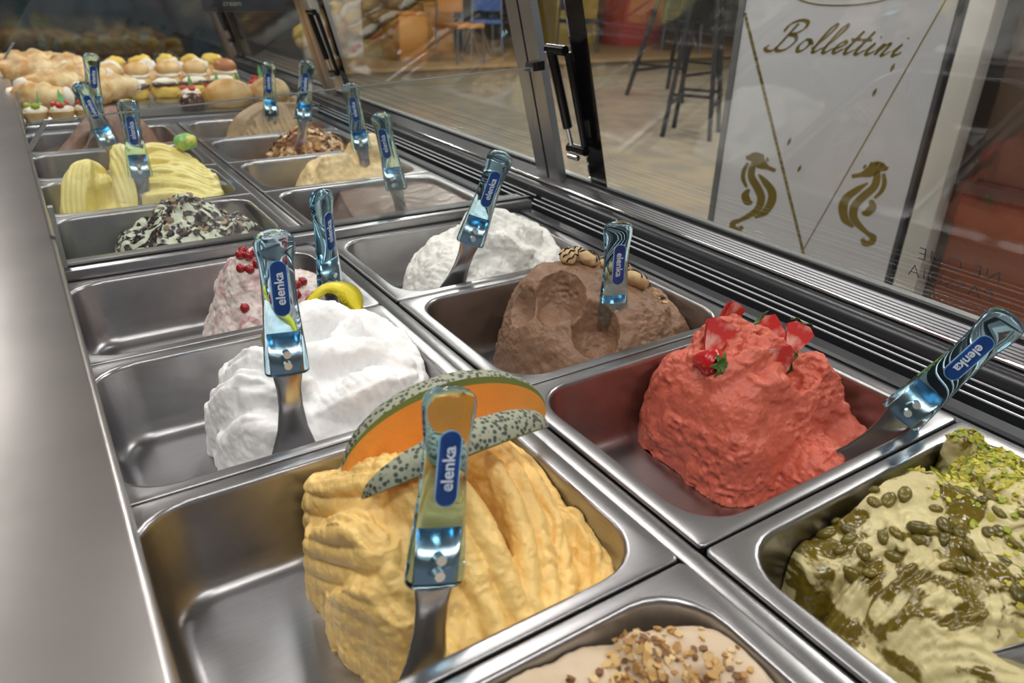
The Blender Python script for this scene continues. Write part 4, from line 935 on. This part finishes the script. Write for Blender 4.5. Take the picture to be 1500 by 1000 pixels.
# ------------------------------------------------------------------ beyond the glass
BW = pbr('banner_white', (.66, .65, .67), .5); GOLD = pbr('gold_print', (.30, .22, .045), .35, .6); ROPE = two_tone('gold_rope_print', (.32, .24, .07), (.10, .08, .03), scale=120, lo=.45, hi=.55, rough=.4, bump=0)
bn = empty('banner_stand', (1.714, .669, -.95)); bn.rotation_euler = (0, 0, math.atan2(-.771, .637)); tag(bn, 'tall white banner panel with gold lettering and two gold seahorses', 'banner')
ZO = .95   # local z of world z 0
box('board', -.243, .330, 0, .05, 0, ZO + 1.0, BW, bn, bev=.004)
box('edge_trim', -.262, -.244, -.004, .054, 0, ZO + 1.0, ALU, bn)
box('foot', -.26, .34, -.12, .17, 0, .02, ALU, bn, bev=.004)
def flat_strip(name, pts, w, mat, n=8, nib=None, y=-.0012, parent=bn, close_w=True):
    """printed stroke: thin raised ribbon on the banner face, pts (s, z) in banner coordinates"""
    P = catmull([(a, b) for a, b in pts], n) if len(pts) > 2 else np.array(pts, float)
    V = []; F = []; m = len(P)
    for i in range(m):
        d = P[min(i + 1, m - 1)] - P[max(i - 1, 0)]; d = d / (np.linalg.norm(d) + 1e-9); nn = np.array([-d[1], d[0]])
        ww = np.interp(i / (m - 1), np.linspace(0, 1, len(w)), w) if isinstance(w, (list, tuple)) else w
        if nib: ww = ww * (.28 + .72 * abs(d[0] * math.sin(nib) - d[1] * math.cos(nib)))
        a, b = P[i] + nn * ww / 2, P[i] - nn * ww / 2
        V += [(a[0], y, ZO + a[1]), (b[0], y, ZO + b[1]), (b[0], 0, ZO + b[1]), (a[0], 0, ZO + a[1])]
    for i in range(m - 1):
        for k in range(4): F.append((i * 4 + k, i * 4 + (k + 1) % 4, (i + 1) * 4 + (k + 1) % 4, (i + 1) * 4 + k))
    F.append((3, 2, 1, 0)); F.append(tuple((m - 1) * 4 + k for k in range(4)))
    return V, F
def printed(name, strokes, mat, parent=bn):
    V = []; F = []
    for v, f_ in strokes:
        o = len(V); V += v; F += [tuple(i + o for i in q) for q in f_]
    return mesh(name, V, F, mat, parent)
printed('rope_line', [flat_strip('', [(-.241, .30), (.082, -.47)], .009, ROPE)], ROPE)
printed('thin_line', [flat_strip('', [(.297, .353), (.055, -.44)], .0035, GOLD)], GOLD)
printed('oval_line', [flat_strip('', [(-.16, .40), (-.093, .342), (.014, .329), (.139, .348), (.2, .40)], .004, GOLD)], GOLD)
for a, b in ((.202, .168), (.169, .096), (-.046, -.068), (0., -.15)): printed('gold_drop', [flat_strip('', [(a + .003, b + .012), (a, b), (a - .003, b - .012)], [.002, .010, .002], GOLD)], GOLD)
# cursive lettering, drawn as pen strokes (unit: x-height 1, slanted)
def pen(strk, x0, z0, sc_, sl=.55, w=.0125):
    return [flat_strip('', [(x0 + (px + sl * py) * sc_, z0 + py * sc_) for px, py in s_], w, GOLD, nib=math.radians(38)) for s_ in strk]
GL = {'B': ([[(.55, 2.3), (.35, 1.2), (.1, .1), (-.35, -.12), (-.75, .1), (-.6, .4)], [(-.2, 1.6), (-.1, 2.2), (.5, 2.55), (1.2, 2.45), (1.35, 1.95), (.95, 1.5), (.5, 1.35), (1.05, 1.25), (1.35, .8), (1.0, .1), (.4, -.05), (.1, .25)]], 1.5),
      'o': ([[(.75, .95), (.3, .95), (.08, .45), (.3, 0), (.65, .1), (.85, .55), (.72, .95), (.9, .75), (1.15, .7)]], 1.05),
      'l': ([[(0, .25), (.45, 1.1), (.72, 2.0), (.6, 2.35), (.38, 2.0), (.22, .9), (.25, .1), (.5, 0), (.8, .35)]], .72),
      'e': ([[(0, .3), (.45, .5), (.72, .8), (.55, 1.0), (.25, .75), (.18, .25), (.42, 0), (.85, .35)]], .8),
      't': ([[(0, .3), (.35, 1.1), (.45, 1.9), (.25, .9), (.22, .12), (.45, 0), (.78, .35)], [(-.05, 1.15), (.75, 1.2)]], .72),
      'i': ([[(0, .3), (.3, .95), (.2, .3), (.32, 0), (.62, .2), (.72, .35)], [(.36, 1.42), (.42, 1.52)]], .68),
      'n': ([[(0, .35), (.25, .95), (.15, 0)], [(.15, .1), (.45, .8), (.7, .95), (.72, .6), (.68, .1), (.85, 0), (1.15, .35)]], 1.1)}
S_ = []; cx = -.142; sc_ = .0335
for ch in 'Bollettini':
    g_, adv = GL[ch]; S_ += pen(g_, cx, .2, sc_); cx += adv * sc_ * 1.22
printed('lettering', S_, GOLD)
for mir in (False, True):
    def T(p): return (p[0], p[1]) if not mir else (.108 - p[0] - .02, p[1] + .004)
    hd_ = [(-.165, -.133), (-.150, -.128), (-.135, -.130), (-.118, -.146), (-.096, -.156), (-.071, -.164)]
    bd_ = [(-.140, -.140), (-.145, -.165), (-.141, -.193), (-.116, -.227), (-.100, -.258), (-.105, -.295), (-.131, -.322), (-.163, -.345)]
    be_ = [(-.122, -.180), (-.098, -.202), (-.072, -.231), (-.066, -.263), (-.080, -.302), (-.110, -.326)]
    ba_ = [(-.160, -.146), (-.169, -.173), (-.167, -.200), (-.152, -.226)]
    fi_ = [(-.143, -.232), (-.152, -.254), (-.141, -.274), (-.125, -.276)]
    ta_ = [(-.158, -.342), (-.176, -.352), (-.174, -.370), (-.156, -.374), (-.144, -.360)]
    st = [flat_strip('', [T(p) for p in q], wd, GOLD) for q, wd in ((hd_, [.012, .030, .040, .034, .014, .012]), (bd_, [.018, .022, .024, .026, .026, .024, .018, .012]), (be_, [.006, .020, .026, .028, .024, .008]), (ba_, [.010, .014, .014, .008]), (fi_, [.010, .026, .026, .008]), (ta_, [.014, .020, .022, .020, .012]))]
    for k in range(5):
        a0 = (-.168 + .016 * k, -.118 + (.004 if k in (1, 2, 3) else -.006)); st.append(flat_strip('', [T((a0[0] + .004, a0[1] - .012)), T(a0)], .007, GOLD))
    printed('seahorse', st, GOLD)
# neighbours of the banner
o = box('dark_cabinet', 2.46, 3.0, .69, 1.15, -.95, 1.2, pbr('slate_cabinet', (.085, .088, .095), .35), bev=.01); o.rotation_euler = (0, 0, 0); tag(o, 'dark grey cabinet standing right behind the white banner', 'cabinet')
o = box('white_column', 2.45, 2.53, .575, .665, -.95, 1.4, pbr('column_paint', (.62, .60, .55), .5), bev=.006); tag(o, 'narrow off-white column right of the banner', 'column')
br = empty('brown_stand', (2.9, .10, -.95)); tag(br, 'terracotta brown shop counter at the right edge beyond the glass', 'counter')
box('panel', -.38, .45, -.9, .44, 0, .66, pbr('terracotta_panel', (.26, .085, .045), .5, var=.1), br, bev=.008); box('upper_panel', -.34, .45, -.9, .44, .70, 2.1, pbr('brown_panel', (.13, .085, .06), .5, var=.1), br, bev=.008); box('shelf_board', -.41, .46, -.91, .45, .66, .70, pbr('dark_shelf', (.08, .06, .05), .4), br)
# platform and furniture across the hall
WOOD = pbr('platform_wood', (.36, .24, .12), .45, var=.15, vscale=3); WOODF = pbr('platform_front', (.27, .215, .135), .5)
pf = empty('wooden_platform', (7.4, 11.5, -.95)); tag(pf, 'low wooden platform across the hall behind the bar table', 'platform')
box('deck', -6.4, 6, -3.2, 7, .20, .24, WOOD, pf); box('riser', -6.38, 5.98, -3.15, 6.9, 0, .20, WOODF, pf)
def leg(name, a, b, w, mat, parent):
    return tube(name, [a, b], w, mat, parent, n=4)
def bar_table(x, y, rz, label, s=1.):
    e = empty('bar_table', (x, y, -.95)); e.rotation_euler = (0, 0, rz); tag(e, label, 'table', 'black bar tables')
    for sx in (-1, 1):
        for sy in (-1, 1): leg('leg', (sx * .48 * s, sy * .40 * s, 0), (sx * .20 * s, sy * .16 * s, 1.40), .028, BLACKM, e)
    for sy in (-1, 1): leg('footrest', (-.42 * s, sy * .35 * s, .30), (.42 * s, sy * .35 * s, .30), .02, BLACKM, e)
    for sx in (-1, 1): leg('side_bar', (sx * .40 * s, -.33 * s, .38), (sx * .40 * s, .33 * s, .38), .018, BLACKM, e)
    box('top', -.42, .42, -.36, .36, 1.40, 1.44, WOOD, e, bev=.006)
bar_table(6.75, 6.35, .25, 'tall black metal bar table with splayed legs seen through the glass')
bar_table(5.05, 4.35, .6, 'nearer black bar table whose slim legs stand beside the banner', .55)
SEATB = pbr('dark_seat', (.035, .045, .06), .5); TUBEM = pbr('grey_tube', (.34, .37, .42), .3, .9)
def chair(x, y, rz, label, seat=SEATB, z=-.71):
    e = empty('cafe_chair', (x, y, z)); e.rotation_euler = (0, 0, rz); tag(e, label, 'chair', 'cafe chairs on the platform')
    for sx in (-1, 1):
        leg('leg', (sx * .24, -.22, 0), (sx * .22, -.20, .45), .016, TUBEM, e); leg('leg', (sx * .24, .24, 0), (sx * .21, .22, .92), .016, TUBEM, e)
    for sx in (-1, 1): leg('brace', (sx * .20, -.2, .02), (sx * .03, -.2, .42), .012, TUBEM, e)
    box('seat', -.24, .24, -.23, .23, .44, .50, seat, e, bev=.02); box('backrest', -.22, .22, .20, .235, .62, .95, seat, e, bev=.012)
ORG = pbr('orange_wood', (.50, .22, .05), .45, var=.12, vscale=4)
chair(7.35, 9.2, .3, 'grey tube chair with a dark seat on the platform left of the bar table'); chair(9.3, 8.9, -.3, 'dark seat chair behind the bar table')
chair(4.9, 8.62, .2, 'chair with curved grey tube legs in front of an orange box', ORG); chair(5.7, 9.4, 2.9, 'chair near the post turned to the wall', pbr('blue_seat', (.05, .11, .34), .5))
for i, (x, y, w_, h_, mt, lab) in enumerate([(4.4, 9.3, .45, .62, ORG, 'orange wooden box seat seen beside the far pane'), (5.25, 10.2, .5, .7, ORG, 'orange wooden box seat behind the chairs'), (9.4, 10.3, .9, .9, pbr('red_case', (.45, .06, .05), .5), 'red box standing on the platform'), (8.3, 10.8, .9, 1.1, pbr('yellow_case', (.50, .38, .10), .5), 'yellow box standing on the platform')]):
    e = empty('box_seat', (x, y, -.71)); tag(e, lab, 'box'); box('body', -w_ / 2, w_ / 2, -.3, .3, 0, h_ - .04, mt, e, bev=.01); box('lid', -w_ / 2 - .015, w_ / 2 + .015, -.315, .315, h_ - .04, h_, mt, e, bev=.008)
o = box('grey_partition', 3.05, 3.9, 9.6, 9.7, -.71, 1.4, pbr('pale_partition', (.45, .45, .43), .5), bev=.01); tag(o, 'pale grey partition beyond the far pane', 'partition')
